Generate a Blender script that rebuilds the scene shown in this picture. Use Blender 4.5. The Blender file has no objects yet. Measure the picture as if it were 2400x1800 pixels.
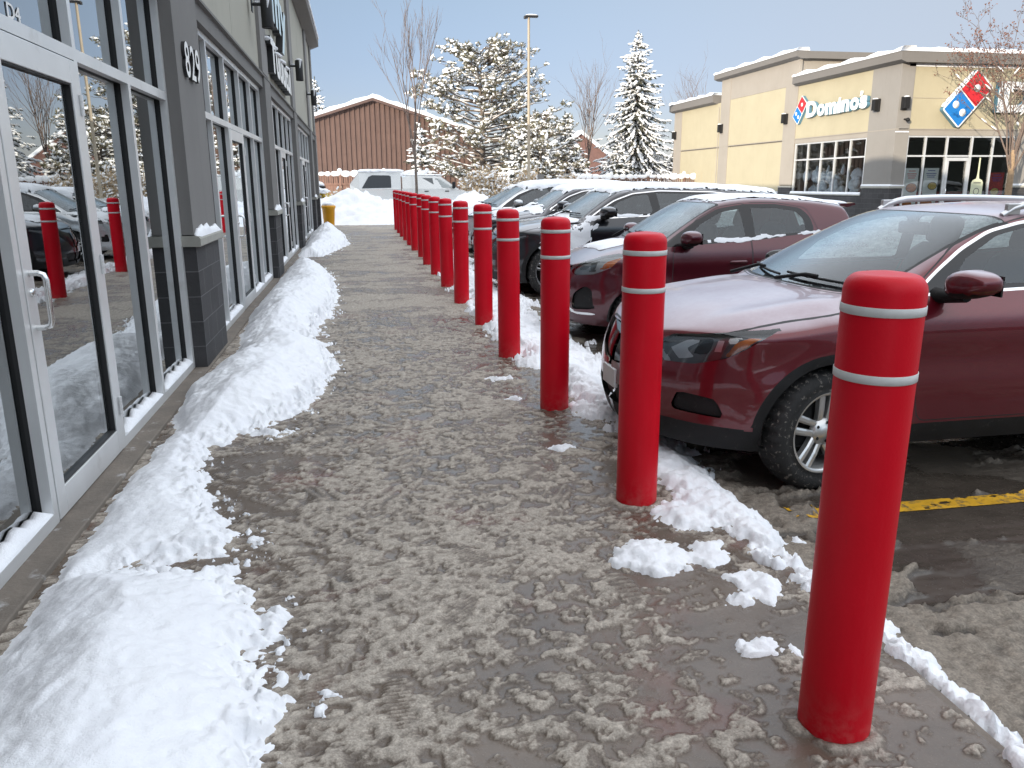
DO_CARS = 2; EXPO = 1.6; LOT_Z = -.10; SUN_E = 2.0; SKY_SAT = .8; SKY_LO = .37; SKY_HI = 1.75; UPPER_FILL = (2.8, 2.76, 2.78, 1)
HAZE = (3.35, 3.55, 3.95, 1); SKY_TINT = [(0, (.68, .70, 1.0)), (1, (1, 1, 1)), (.10, (.67, .72, 1.04)), (.32, (.98, 1, 1.))]
import bpy, bmesh, math, random
import numpy as np
from mathutils import Matrix, Vector
RNG = random.Random(7)
sc = bpy.context.scene
COL = sc.collection

# ------------------------------------------------------------------ noise
def _hash(ix, iy, iz, seed):
    h = (ix.astype(np.int64) * 374761393 + iy.astype(np.int64) * 668265263 + iz.astype(np.int64) * 2147483647 + seed * 1274126177) & 0xFFFFFFFF
    h = ((h ^ (h >> 13)) * 1274126177) & 0xFFFFFFFF
    h = h ^ (h >> 16)
    return (h & 0xFFFFFF) / float(0xFFFFFF)
def vnoise(x, y, z=None, seed=0):
    x = np.asarray(x, float); y = np.asarray(y, float)
    z = np.zeros_like(x) if z is None else np.asarray(z, float)
    ix, iy, iz = np.floor(x), np.floor(y), np.floor(z)
    fx, fy, fz = x - ix, y - iy, z - iz
    u, v, w = [f * f * f * (f * (f * 6 - 15) + 10) for f in (fx, fy, fz)]
    ix, iy, iz = ix.astype(np.int64), iy.astype(np.int64), iz.astype(np.int64)
    def L(a, b, t): return a + (b - a) * t
    def P(k):
        return L(L(_hash(ix, iy, iz + k, seed), _hash(ix + 1, iy, iz + k, seed), u),
                 L(_hash(ix, iy + 1, iz + k, seed), _hash(ix + 1, iy + 1, iz + k, seed), u), v)
    if not np.any(fz): return P(0)
    return L(P(0), P(1), w)
def fbm(x, y, z=None, octv=4, seed=0, gain=.5):
    t = 0.; a = 1.; n = 0.
    for o in range(octv):
        t = t + a * vnoise(x * 2 ** o + 17.3 * o, y * 2 ** o - 9.1 * o, None if z is None else z * 2 ** o, seed + o)
        n += a; a *= gain
    return t / n
def sstep(a, b, x):
    t = np.clip((np.asarray(x, float) - a) / (b - a), 0, 1); return t * t * (3 - 2 * t)
def smin(a, b, k): 
    h = np.clip(.5 + .5 * (b - a) / k, 0, 1); return b + (a - b) * h - k * h * (1 - h)
def smax(a, b, k): return -smin(-a, -b, k)
def pchip(pts):
    xs = np.array([p[0] for p in pts], float); ys = np.array([p[1] for p in pts], float)
    h = np.diff(xs); d = np.diff(ys) / h; m = np.zeros_like(ys)
    m[0], m[-1] = d[0], d[-1]
    for i in range(1, len(xs) - 1):
        if d[i - 1] * d[i] > 0:
            w1, w2 = 2 * h[i] + h[i - 1], h[i] + 2 * h[i - 1]
            m[i] = (w1 + w2) / (w1 / d[i - 1] + w2 / d[i])
    def f(x):
        x = np.asarray(x, float); i = np.clip(np.searchsorted(xs, x) - 1, 0, len(h) - 1)
        t = (x - xs[i]) / h[i]; tc = np.clip(t, 0, 1)
        r = ((1 + 2 * tc) * (1 - tc) ** 2 * ys[i] + tc * (1 - tc) ** 2 * h[i] * m[i] + tc * tc * (3 - 2 * tc) * ys[i + 1] + tc * tc * (tc - 1) * h[i] * m[i + 1])
        return r + np.where(t > 1, (t - 1) * h[i] * m[i + 1], 0) + np.where(t < 0, t * h[i] * m[i], 0)
    return f
def poly_sdf(pts, px, py):
    px = np.asarray(px, float); py = np.asarray(py, float)
    d = np.full(px.shape, 1e9); s = np.ones(px.shape)
    n = len(pts)
    for i in range(n):
        ax, ay = pts[i]; bx, by = pts[i - 1]
        ex, ey = bx - ax, by - ay; wx, wy = px - ax, py - ay
        t = np.clip((wx * ex + wy * ey) / (ex * ex + ey * ey + 1e-12), 0, 1)
        d = np.minimum(d, (wx - ex * t) ** 2 + (wy - ey * t) ** 2)
        c1 = py >= ay; c2 = py < by; c3 = ex * wy > ey * wx
        flip = (c1 & c2 & c3) | (~c1 & ~c2 & ~c3)
        s = np.where(flip, -s, s)
    return s * np.sqrt(d)
def round_poly(pts, r, n=4):
    out = []; N = len(pts)
    for i in range(N):
        p = Vector(pts[i]); a = Vector(pts[i - 1]) - p; b = Vector(pts[(i + 1) % N]) - p
        k = min(r, a.length * .45, b.length * .45)
        A = p + a.normalized() * k; B = p + b.normalized() * k
        for j in range(n + 1):
            t = j / n; q = A * (1 - t) ** 2 + p * 2 * t * (1 - t) + B * t * t
            out.append((q.x, q.y))
    return out

# ------------------------------------------------------------------ objects
def tag(o, label=None, cat=None, group=None, kind=None):
    if label: o['label'] = label
    if cat: o['category'] = cat
    if group: o['group'] = group
    if kind: o['kind'] = kind
    return o
def link(o, parent=None):
    COL.objects.link(o)
    if parent is not None: o.parent = parent
    return o
def thing(name, label, cat, loc=(0, 0, 0), rz=0, group=None):
    o = bpy.data.objects.new(name, None); o.empty_display_size = .2
    link(o); o.location = loc; o.rotation_euler = (0, 0, rz)
    return tag(o, label, cat, group)
def mesh_obj(name, V, F, mats, parent=None, mi=None, smooth=False, normals=None, attr=None):
    me = bpy.data.meshes.new(name)
    V = np.asarray(V, np.float32)
    me.from_pydata(V.tolist() if len(V) else [], [], [tuple(int(i) for i in f) for f in F] if not isinstance(F, np.ndarray) else F.tolist())
    if not isinstance(mats, (list, tuple)): mats = [mats]
    for m in mats: me.materials.append(m)
    if mi is not None: me.polygons.foreach_set('material_index', np.asarray(mi, np.int32))
    if smooth: me.polygons.foreach_set('use_smooth', np.ones(len(me.polygons), bool))
    if attr:
        for k, a in attr.items():
            at = me.attributes.new(k, 'FLOAT', 'POINT'); at.data.foreach_set('value', np.asarray(a, np.float32))
    me.update()
    if normals is not None: me.normals_split_custom_set_from_vertices(np.asarray(normals).tolist())
    o = bpy.data.objects.new(name, me)
    return link(o, parent)
def copy_tree(o, parent=None):
    c = o.copy(); COL.objects.link(c); c.parent = parent
    for ch in [x for x in o.children]: copy_tree(ch, c)
    return c

class MB:
    """collects shapes into one mesh"""
    def __init__(s): s.V = []; s.F = []; s.M = []; s.S = []
    def add(s, V, F, m=0, smooth=False, M=None):
        b = len(s.V)
        if M is not None: V = [tuple(M @ Vector(v)) for v in V]
        s.V += [tuple(v) for v in V]; s.F += [tuple(i + b for i in f) for f in F]
        s.M += [m] * len(F); s.S += [smooth] * len(F); return s
    def box(s, x0, x1, y0, y1, z0, z1, m=0, M=None, bev=0):
        if x0 > x1: x0, x1 = x1, x0
        if y0 > y1: y0, y1 = y1, y0
        if z0 > z1: z0, z1 = z1, z0
        if bev > 0:
            bm = bmesh.new(); bmesh.ops.create_cube(bm, size=1)
            for v in bm.verts:
                v.co = Vector((x0 if v.co.x < 0 else x1, y0 if v.co.y < 0 else y1, z0 if v.co.z < 0 else z1))
            bmesh.ops.bevel(bm, geom=bm.edges[:], offset=bev, segments=2, profile=.5, affect='EDGES')
            s.add_bm(bm, m, M=M); bm.free(); return s
        V = [(x0, y0, z0), (x1, y0, z0), (x1, y1, z0), (x0, y1, z0), (x0, y0, z1), (x1, y0, z1), (x1, y1, z1), (x0, y1, z1)]
        F = [(0, 3, 2, 1), (4, 5, 6, 7), (0, 1, 5, 4), (1, 2, 6, 5), (2, 3, 7, 6), (3, 0, 4, 7)]
        return s.add(V, F, m, M=M)
    def add_bm(s, bm, m=0, smooth=False, M=None):
        bm.verts.index_update()
        return s.add([v.co.copy() for v in bm.verts], [[v.index for v in f.verts] for f in bm.faces], m, smooth, M)
    def tube(s, pts, rad, n=8, m=0, caps=True, smooth=True):
        pts = [Vector(p) for p in pts]; N = len(pts)
        if not isinstance(rad, (list, tuple)): rad = [rad] * N
        b = []; F = []; up = None
        for i in range(N):
            t = (pts[min(i + 1, N - 1)] - pts[max(i - 1, 0)]).normalized()
            if up is None: up = t.orthogonal().normalized()
            a = (up - t * up.dot(t))
            a = a.normalized() if a.length > 1e-6 else t.orthogonal().normalized()
            up = a; c = t.cross(a)
            for k in range(n):
                q = 2 * math.pi * k / n
                b.append(pts[i] + (a * math.cos(q) + c * math.sin(q)) * rad[i])
        for i in range(N - 1):
            for k in range(n):
                k2 = (k + 1) % n
                F.append((i * n + k, i * n + k2, (i + 1) * n + k2, (i + 1) * n + k))
        s.add(b, F, m, smooth)
        if caps:
            s.add(b[:n], [tuple(range(n))[::-1]], m); s.add(b[-n:], [tuple(range(n))], m)
        return s
    def lathe(s, prof, n=32, m=0, M=None, smooth=True, axis='Z'):
        """prof: (r, h); m may be a list, one per band"""
        V = []; F = []; ms = []
        for r, h in prof:
            for k in range(n):
                a = 2 * math.pi * k / n
                V.append((r * math.cos(a), r * math.sin(a), h) if axis == 'Z' else (r * math.cos(a), h, r * math.sin(a)))
        for i in range(len(prof) - 1):
            for k in range(n):
                k2 = (k + 1) % n
                f = (i * n + k, i * n + k2, (i + 1) * n + k2, (i + 1) * n + k)
                F.append(f if axis == 'Z' else f[::-1])
        b = len(s.M); s.add(V, F, 0, smooth, M)
        for i in range(len(prof) - 1):
            mm = m[i] if isinstance(m, (list, tuple)) else m
            for k in range(n): s.M[b + i * n + k] = mm
        return s
    def prism(s, pts, d0, d1, axis='X', m=0, M=None):
        """extrude a 2D outline along an axis; pts are the two other coordinates in order"""
        n = len(pts)
        ar = sum(pts[i][0] * pts[(i + 1) % n][1] - pts[(i + 1) % n][0] * pts[i][1] for i in range(n))
        if ar < 0: pts = pts[::-1]
        def P(a, b, d): return {'X': (d, a, b), 'Y': (a, d, b), 'Z': (a, b, d)}[axis]
        V = [P(a, b, d0) for a, b in pts] + [P(a, b, d1) for a, b in pts]
        F = [tuple(range(n))[::-1], tuple(range(n, 2 * n))] + [(i, (i + 1) % n, n + (i + 1) % n, n + i) for i in range(n)]
        if axis == 'Y': F = [f[::-1] for f in F]
        if d1 < d0: F = [f[::-1] for f in F]
        return s.add(V, F, m, M=M)
    def ball(s, c, r, m=0, seg=8, rings=5, jit=0, rng=None, smooth=True, M=None):
        if not isinstance(r, (tuple, list)): r = (r, r, r)
        V = []; F = []
        for i in range(rings + 1):
            t = math.pi * i / rings
            for k in range(seg):
                a = 2 * math.pi * (k + .5 * (i % 2)) / seg
                j = 1 + (rng.uniform(-jit, jit) if rng else 0)
                V.append((c[0] + r[0] * j * math.sin(t) * math.cos(a), c[1] + r[1] * j * math.sin(t) * math.sin(a), c[2] + r[2] * j * math.cos(t)))
        for i in range(rings):
            for k in range(seg):
                k2 = (k + 1) % seg
                F.append((i * seg + k, (i + 1) * seg + k, (i + 1) * seg + k2, i * seg + k2))
        return s.add(V, F, m, smooth, M)
    def build(s, name, mats, parent=None, loc=None):
        o = mesh_obj(name, s.V, s.F, mats, parent, s.M)
        o.data.polygons.foreach_set('use_smooth', np.array(s.S, bool))
        if loc is not None: o.location = loc
        return o

# ------------------------------------------------------------------ materials
class NT:
    def __init__(s, name):
        s.m = bpy.data.materials.new(name); s.m.use_nodes = True
        s.t = s.m.node_tree; s.t.nodes.clear()
        s.out = s.t.nodes.new('ShaderNodeOutputMaterial')
    def n(s, typ, **kw):
        nd = s.t.nodes.new('ShaderNode' + typ)
        for k, v in kw.items():
            if k.startswith('i_'):
                key = k[2:].replace('_', ' ')
                s.set(nd.inputs[key], v)
            elif isinstance(v, tuple) and k == 'ins':
                for i, x in enumerate(v):
                    if x is not None: s.set(nd.inputs[i], x)
            else: setattr(nd, k, v)
        return nd
    def set(s, sock, v):
        if isinstance(v, bpy.types.NodeSocket): s.t.links.new(v, sock)
        elif isinstance(v, bpy.types.Node): s.t.links.new(v.outputs[0], sock)
        else:
            if isinstance(v, (tuple, list)) and len(v) == 3 and sock.type == 'RGBA': v = (*v, 1)
            sock.default_value = v
    def pos(s, kind='Object'):
        return s.n('TexCoord').outputs[kind] if kind != 'World' else s.n('NewGeometry').outputs['Position']
    def noise(s, scale, detail=4, rough=.55, vec=None, dist=0):
        nd = s.n('TexNoise'); nd.inputs['Scale'].default_value = scale; nd.inputs['Detail'].default_value = detail
        nd.inputs['Roughness'].default_value = rough; nd.inputs['Distortion'].default_value = dist
        s.set(nd.inputs['Vector'], vec if vec is not None else s.pos()); return nd.outputs[0]
    def math(s, op, a, b=None, c=None, clamp=False):
        nd = s.n('Math', operation=op); nd.use_clamp = clamp; s.set(nd.inputs[0], a)
        if b is not None: s.set(nd.inputs[1], b)
        if c is not None: s.set(nd.inputs[2], c)
        return nd.outputs[0]
    def ramp(s, f, stops, interp='LINEAR'):
        nd = s.n('ValToRGB'); cr = nd.color_ramp; cr.interpolation = interp
        while len(cr.elements) < len(stops): cr.elements.new(.5)
        for e, (p, c) in zip(cr.elements, stops):
            e.position = p; e.color = (*c, 1) if isinstance(c, (tuple, list)) else (c, c, c, 1)
        s.set(nd.inputs[0], f); return nd.outputs[0]
    def mix(s, f, a, b, blend='MIX'):
        nd = s.n('Mix', data_type='RGBA', blend_type=blend)
        s.set(nd.inputs[0], f); s.set(nd.inputs[6], a); s.set(nd.inputs[7], b); return nd.outputs[2]
    def mapr(s, f, a, b, c, d):
        nd = s.n('MapRange'); s.set(nd.inputs[0], f)
        for i, v in enumerate((a, b, c, d)): s.set(nd.inputs[1 + i], v)
        return nd.outputs[0]
    def bump(s, h, strength=.3, dist=.01, normal=None):
        nd = s.n('Bump'); nd.inputs['Strength'].default_value = strength; nd.inputs['Distance'].default_value = dist
        s.set(nd.inputs['Height'], h)
        if normal is not None: s.set(nd.inputs['Normal'], normal)
        return nd.outputs[0]
    def bsdf(s, **kw):
        nd = s.n('BsdfPrincipled')
        for k, v in kw.items(): s.set(nd.inputs[k.replace('_', ' ')], v)
        return nd
    def done(s, sh, disp=None):
        s.set(s.out.inputs[0], sh if isinstance(sh, bpy.types.NodeSocket) else sh.outputs[0]); return s.m
def simple(name, col, rough=.5, var=.12, scale=6, metal=0, bump=0, bscale=60, coat=0, dirt=None, spec=.5, vec='Object', det=5):
    """a base colour broken up by noise, with fine bump"""
    t = NT(name); p = t.pos(vec)
    f = t.noise(scale, det, .6, p)
    lo = tuple(max(0, c * (1 - var)) for c in col); hi = tuple(min(1, c * (1 + var)) for c in col)
    c = t.ramp(f, [(.3, lo), (.7, hi)])
    if dirt:
        g = t.ramp(t.noise(dirt[1], 6, .65, p), [(dirt[2], 0.), (dirt[2] + .12, 1.)])
        c = t.mix(t.math('MULTIPLY', g, dirt[3]), c, dirt[0])
    b = t.bsdf(Base_Color=c, Roughness=t.mapr(f, .2, .8, max(.03, rough * .85), min(1, rough * 1.15)), Metallic=metal, Specular_IOR_Level=spec)
    if coat: t.set(b.inputs['Coat Weight'], coat); b.inputs['Coat Roughness'].default_value = .03
    if bump: t.set(b.inputs['Normal'], t.bump(t.noise(bscale, 4, .6, p), bump, .01))
    return t.done(b)
# ------------------------------------------------------------------ material library
M = {}
def snow_mat(name, col=(.86, .88, .92), bscale=22, strength=.35, dirt=0.0):
    t = NT(name); p = t.pos()
    f = t.noise(3.5, 6, .6, p); g = t.noise(bscale, 6, .7, p); h = t.noise(bscale * 7, 3, .6, p)
    c = t.ramp(f, [(.25, tuple(x * .95 for x in col)), (.75, tuple(min(.93, x * 1.03) for x in col))])
    if dirt:
        k = t.ramp(t.noise(1.3, 6, .65, p), [(.52, 0.), (.7, 1.)])
        c = t.mix(t.math('MULTIPLY', k, dirt), c, (.5, .46, .41))
    b = t.bsdf(Base_Color=c, Roughness=.62, Specular_IOR_Level=.3)
    b.inputs['Subsurface Weight'].default_value = .0
    n1 = t.bump(g, strength, .03); t.set(b.inputs['Normal'], t.bump(h, strength * .6, .006, n1))
    return t.done(b)
M['snow'] = snow_mat('snow')
M['snow_soft'] = snow_mat('snow_soft', bscale=10, strength=.25)
M['snow_bank'] = snow_mat('snow_bank', (.84, .86, .9), 6, .6, .25)
M['tree_snow'] = snow_mat('tree_snow', (.86, .87, .88), 5, .5)

def slush_ground(name, wet, slush, white, red=0.0, fine=1.0):
    """wet paving where the vertex value 'slush' is low, trodden slush where it is high, clean snow above 1"""
    t = NT(name); p = t.pos()
    a = t.n('Attribute', attribute_name='slush').outputs['Fac']
    n1 = t.noise(38 * fine, 5, .65, p); n2 = t.noise(3.1, 5, .6, p); n3 = t.noise(150 * fine, 3, .6, p)
    s = t.math('ADD', a, t.math('MULTIPLY', t.math('SUBTRACT', n1, .5), .55))
    s = t.math('ADD', s, t.math('MULTIPLY', t.math('SUBTRACT', n3, .5), .3))
    wetc = t.ramp(n2, [(.3, tuple(x * .72 for x in wet)), (.5, wet), (.72, tuple(min(1, x * 1.3) for x in wet))])
    if red:
        k = t.math('MULTIPLY', t.ramp(t.noise(1.7, 4, .6, p), [(.55, 0.), (.66, 1.)]), red)
        wetc = t.mix(k, wetc, (.17, .075, .06))
    wetc = t.mix(t.math('MULTIPLY', t.ramp(n3, [(.55, 0.), (.75, 1.)]), .35), wetc, tuple(x * 1.9 for x in wet))
    g2 = t.math('ADD', t.math('MULTIPLY', n1, .55), t.math('MULTIPLY', n3, .45))
    sl = t.ramp(g2, [(.32, tuple(x * .5 for x in slush)), (.5, tuple(x * .95 for x in slush)), (.66, tuple(min(.8, x * 1.45) for x in slush))])
    c = t.mix(t.ramp(s, [(.16, 0.), (.36, .32), (.58, .72), (.9, 1.)]), wetc, sl)
    c = t.mix(t.ramp(s, [(1.05, 0.), (1.35, .85)]), c, white)
    b = t.bsdf(Base_Color=c, Roughness=t.ramp(s, [(.08, .27), (.32, .5), (.7, .78)]), Specular_IOR_Level=t.ramp(s, [(.1, .4), (.5, .25)]))
    hgt = t.math('MULTIPLY', t.math('ADD', t.math('MULTIPLY', n1, .8), t.math('MULTIPLY', n3, .35)), t.mapr(s, .1, .5, .22, 1.))
    t.set(b.inputs['Normal'], t.bump(hgt, .55, .012))
    return t.done(b)
M['walkway'] = slush_ground('slushy_walkway', (.126, .099, .077), (.385, .345, .295), (.8, .82, .86), .5)
M['lot'] = slush_ground('slushy_asphalt', (.062, .051, .041), (.225, .195, .16), (.78, .8, .84), .0, .8)

def stucco(name, col, var=.1):
    t = NT(name); p = t.pos()
    f = t.noise(.9, 6, .6, p); g = t.noise(160, 3, .6, p); h = t.noise(14, 5, .6, p)
    st = t.n('Mapping'); st.inputs['Scale'].default_value = (6, 6, .45); t.set(st.inputs[0], p)
    k = t.noise(1.2, 5, .65, st.outputs[0])
    c = t.ramp(f, [(.3, tuple(x * (1 - var) for x in col)), (.7, tuple(x * (1 + var * .6) for x in col))])
    c = t.mix(t.math('MULTIPLY', t.ramp(k, [(.55, 0.), (.8, 1.)]), .28), c, tuple(x * .72 for x in col))
    c = t.mix(t.math('MULTIPLY', g, .14), c, tuple(x * .6 for x in col))
    b = t.bsdf(Base_Color=c, Roughness=.88, Specular_IOR_Level=.25)
    t.set(b.inputs['Normal'], t.bump(t.math('ADD', g, t.math('MULTIPLY', h, .5)), .35, .004))
    return t.done(b)
M['stucco_dark'] = stucco('dark_grey_stucco', (.205, .20, .193))
M['stucco_pilaster'] = stucco('grey_stucco', (.25, .244, .238))
M['stucco_beige'] = stucco('beige_stucco', (.40, .39, .335), .05)
M['stucco_cream'] = stucco('cream_stucco', (.42, .375, .262), .06)
M['stucco_taupe'] = stucco('taupe_stucco', (.325, .295, .255), .06)
M['stucco_grey'] = stucco('warm_grey_stucco', (.27, .255, .235), .06)
M['fascia'] = stucco('fascia_grey', (.17, .16, .15), .05)
M['cap_stone'] = simple('sill_stone', (.33, .325, .29), .85, .1, 9, bump=.3, bscale=90)
M['concrete'] = simple('foundation_concrete', (.17, .145, .12), .85, .25, 5, bump=.4, bscale=45, dirt=((.5, .5, .5), 9, .6, .7))

def block(name, col, bw, bh, plane):
    """split-face masonry blocks laid out on the wall plane, mortar joints in the mesh normal"""
    t = NT(name); p = t.pos()
    sx = t.n('SeparateXYZ'); t.set(sx.inputs[0], p)
    u = t.math('ADD', sx.outputs[0], sx.outputs[1]); v = sx.outputs[2]
    cb = t.n('CombineXYZ'); t.set(cb.inputs[0], u); t.set(cb.inputs[1], v)
    br = t.n('TexBrick'); t.set(br.inputs['Vector'], cb.outputs[0])
    br.inputs['Scale'].default_value = 1; br.inputs['Brick Width'].default_value = bw; br.inputs['Row Height'].default_value = bh
    br.inputs['Mortar Size'].default_value = .0045; br.inputs['Mortar Smooth'].default_value = .15; br.inputs['Bias'].default_value = 0
    t.set(br.inputs['Color1'], tuple(x * .82 for x in col)); t.set(br.inputs['Color2'], tuple(x * 1.2 for x in col)); t.set(br.inputs['Mortar'], tuple(x * 2.6 for x in col))
    g = t.noise(45, 6, .7, p); h = t.noise(3, 4, .6, p)
    c = t.mix(t.math('MULTIPLY', g, .5), br.outputs[0], tuple(x * .5 for x in col))
    c = t.mix(t.math('MULTIPLY', t.ramp(h, [(.5, 0.), (.75, 1.)]), .3), c, tuple(x * 1.9 for x in col))
    b = t.bsdf(Base_Color=c, Roughness=.8, Specular_IOR_Level=.3)
    n1 = t.bump(t.math('SUBTRACT', 1, br.outputs[1]), .8, .008)
    t.set(b.inputs['Normal'], t.bump(g, .5, .008, n1))
    return t.done(b)
M['block'] = block('charcoal_block', (.062, .061, .063), .4, .2, 0)
M['alu'] = simple('clear_aluminium', (.70, .71, .71), .40, .06, 3, metal=.45, bump=.05, bscale=200, dirt=((.45, .43, .4), 4, .62, .35))
M['steel'] = simple('brushed_steel', (.7, .7, .69), .25, .05, 8, metal=1)
M['gasket'] = simple('black_gasket', (.016, .016, .017), .6, .2, 9)
M['black_metal'] = simple('black_powder_coat', (.012, .012, .013), .45, .2, 20, bump=.1, bscale=220)
M['black_plastic'] = simple('black_plastic', (.012, .012, .0125), .6, .25, 14, bump=.15, bscale=180, dirt=((.10, .09, .08), 30, .6, .3), spec=.3)
M['gloss_black'] = simple('gloss_black', (.008, .008, .009), .12, .1, 4)
M['inner_dark'] = simple('shop_interior', (.10, .105, .095), .9, .25, .7)
M['inner_floor'] = simple('shop_floor', (.16, .16, .14), .5, .2, 1.3)

def shop_glass(name, tint=(.78, .86, .82), f0=.16, bump=0.0):
    """coated glazing: clear to look through, mirror-like at a slant"""
    t = NT(name)
    fr = t.n('Fresnel'); fr.inputs['IOR'].default_value = 1.55
    f = t.math('MULTIPLY_ADD', fr.outputs[0], 1.15, f0, clamp=True)
    tr = t.n('BsdfTransparent'); t.set(tr.inputs[0], tint)
    gl = t.n('BsdfGlossy'); t.set(gl.inputs[0], (.9, .93, .94)); gl.inputs['Roughness'].default_value = .004
    if bump:
        w = t.bump(t.noise(.8, 1, .4), bump, .01); t.set(gl.inputs['Normal'], w)
    mx = t.n('MixShader'); t.set(mx.inputs[0], f); t.set(mx.inputs[1], tr.outputs[0]); t.set(mx.inputs[2], gl.outputs[0])
    return t.done(mx)
M['glass'] = shop_glass('shopfront_glass', (.62, .70, .66), .31, .03)
M['glass_far'] = shop_glass('window_glass', (.92, .95, .95), .015, .03)

def car_glass(name, tint, f0=.05, frost=0.0):
    t = NT(name); p = t.pos()
    fr = t.n('Fresnel'); fr.inputs['IOR'].default_value = 1.5
    f = t.math('MULTIPLY_ADD', fr.outputs[0], 1.1, f0, clamp=True)
    tr = t.n('BsdfTransparent'); t.set(tr.inputs[0], tint)
    gl = t.n('BsdfGlossy'); t.set(gl.inputs[0], (.92, .95, .97)); gl.inputs['Roughness'].default_value = .015
    mx = t.n('MixShader'); t.set(mx.inputs[0], f); t.set(mx.inputs[1], tr.outputs[0]); t.set(mx.inputs[2], gl.outputs[0])
    sh = mx.outputs[0]
    if frost:
        mp = t.n('Mapping'); mp.inputs['Rotation'].default_value = (0, 0, .7); mp.inputs['Scale'].default_value = (2, 14, 6); t.set(mp.inputs[0], p)
        a = t.noise(3, 6, .7, mp.outputs[0]); b2 = t.noise(40, 4, .7, p); c2 = t.noise(2.2, 3, .6, p)
        k = t.math('MULTIPLY', t.ramp(t.math('ADD', t.math('MULTIPLY', a, .6), t.math('ADD', t.math('MULTIPLY', b2, .3), t.math('MULTIPLY', c2, .4))), [(.5, .25), (.85, 1.)]), frost)
        d1 = t.n('BsdfDiffuse'); t.set(d1.inputs[0], (.62, .72, .78)); d2 = t.n('BsdfTranslucent'); t.set(d2.inputs[0], (.74, .84, .84))
        df = t.n('MixShader'); df.inputs[0].default_value = .55; t.set(df.inputs[1], d1.outputs[0]); t.set(df.inputs[2], d2.outputs[0])
        m2 = t.n('MixShader'); t.set(m2.inputs[0], k); t.set(m2.inputs[1], sh); t.set(m2.inputs[2], df.outputs[0]); sh = m2.outputs[0]
    return t.done(sh)
M['windscreen'] = car_glass('windscreen_glass', (.80, .90, .89), .02, .10)
M['frosted_glass'] = car_glass('frosted_side_glass', (.7, .8, .79), .03, .75)
M['windscreen_ice'] = car_glass('iced_windscreen_glass', (.5, .6, .64), .08, .75)
M['side_glass'] = car_glass('side_glass', (.66, .73, .72), .03, .05)
M['dark_glass'] = car_glass('privacy_glass', (.16, .18, .18), .04, .05)
M['lens'] = car_glass('headlight_lens', (.9, .92, .93), .02)

def paint(name, col, grime=.35, coat=1.0, salt=(.42, .40, .38), metal=.35, frost=0.0):
    """metallic lacquer with winter road film low down and salt specks"""
    t = NT(name); p = t.pos()
    fl = t.noise(900, 1, .5, p)
    c = t.ramp(fl, [(.35, tuple(x * .75 for x in col)), (.7, tuple(min(1, x * 1.3) for x in col))])
    sp = t.ramp(t.noise(95, 3, .6, p), [(.66, 0.), (.73, 1.)]); reg = t.ramp(t.noise(2.3, 5, .65, p), [(.42, 0.), (.65, 1.)])
    k = t.math('MULTIPLY', t.math('MULTIPLY', sp, reg), grime)
    sx = t.n('SeparateXYZ'); t.set(sx.inputs[0], p)
    low = t.mapr(sx.outputs[2], .15, .75, 1., 0.)
    film = t.math('MULTIPLY', t.math('MULTIPLY', low, t.noise(4, 6, .7, p)), grime * .9)
    k = t.math('MAXIMUM', k, film)
    if frost:   # dusty frost lying on upward faces
        nz = t.n('SeparateXYZ'); t.set(nz.inputs[0], t.n('NewGeometry').outputs['Normal'])
        up = t.mapr(nz.outputs[2], .72, .97, 0., 1.)
        fk = t.math('MULTIPLY', t.math('MULTIPLY', up, t.ramp(t.noise(5, 7, .72, p), [(.2, .55), (.75, 1.)])), frost)
        k2 = fk
    c2 = t.mix(k, c, salt)
    r = t.mapr(k, 0., .5, .3, .75)
    if frost:
        c2 = t.mix(k2, c2, (.66, .66, .72)); r = t.math('ADD', r, t.math('MULTIPLY', k2, .35))
    b = t.bsdf(Base_Color=c2, Roughness=r, Metallic=metal)
    ct = t.math('SUBTRACT', coat, t.math('MULTIPLY', k, 1.2), clamp=True)
    if frost: ct = t.math('SUBTRACT', ct, t.math('MULTIPLY', k2, .8), clamp=True)
    t.set(b.inputs['Coat Weight'], ct); b.inputs['Coat Roughness'].default_value = .035
    return t.done(b)
M['paint_maroon'] = paint('maroon_lacquer', (.115, .002, .009), .07, frost=.55, coat=.85)
M['paint_plum'] = paint('plum_lacquer', (.075, .004, .012), .06, frost=.28, coat=.85)
M['paint_navy'] = paint('navy_lacquer', (.007, .009, .017), .14, frost=.25)
M['paint_black'] = paint('black_lacquer', (.008, .009, .013), .16, frost=.25)
M['paint_silver'] = paint('silver_lacquer', (.55, .57, .58), .3, frost=.2, metal=.5)
M['paint_white'] = paint('white_lacquer', (.60, .60, .575), .3, metal=0)
M['chrome'] = simple('satin_chrome', (.78, .78, .78), .16, .04, 5, metal=1)
M['rail'] = simple('silver_rail', (.62, .62, .62), .3, .04, 5, metal=.8)
M['rim'] = simple('alloy_rim', (.6, .6, .59), .3, .06, 8, metal=.75, dirt=((.3, .28, .25), 12, .58, .4))
M['rim_dark'] = simple('dark_alloy_rim', (.3, .3, .31), .28, .06, 8, metal=.8, dirt=((.2, .18, .16), 12, .55, .4))
M['tyre'] = simple('tyre_rubber', (.016, .016, .016), .8, .25, 15, bump=.4, bscale=70, dirt=((.30, .27, .235), 38, .57, .7))
M['car_dark'] = simple('car_underside', (.012, .012, .012), .9, .2, 6)
M['fabric'] = simple('seat_fabric', (.028, .03, .032), .9, .2, 30, bump=.2, bscale=250)
M['lamp_silver'] = simple('lamp_reflector', (.66, .67, .68), .34, .05, 6, metal=.6)
M['lamp_grey'] = simple('lamp_bezel', (.13, .135, .14), .3, .2, 10, metal=.4)
M['amber'] = simple('amber_reflector', (.62, .15, .015), .25, .15, 30, coat=1)
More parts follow.
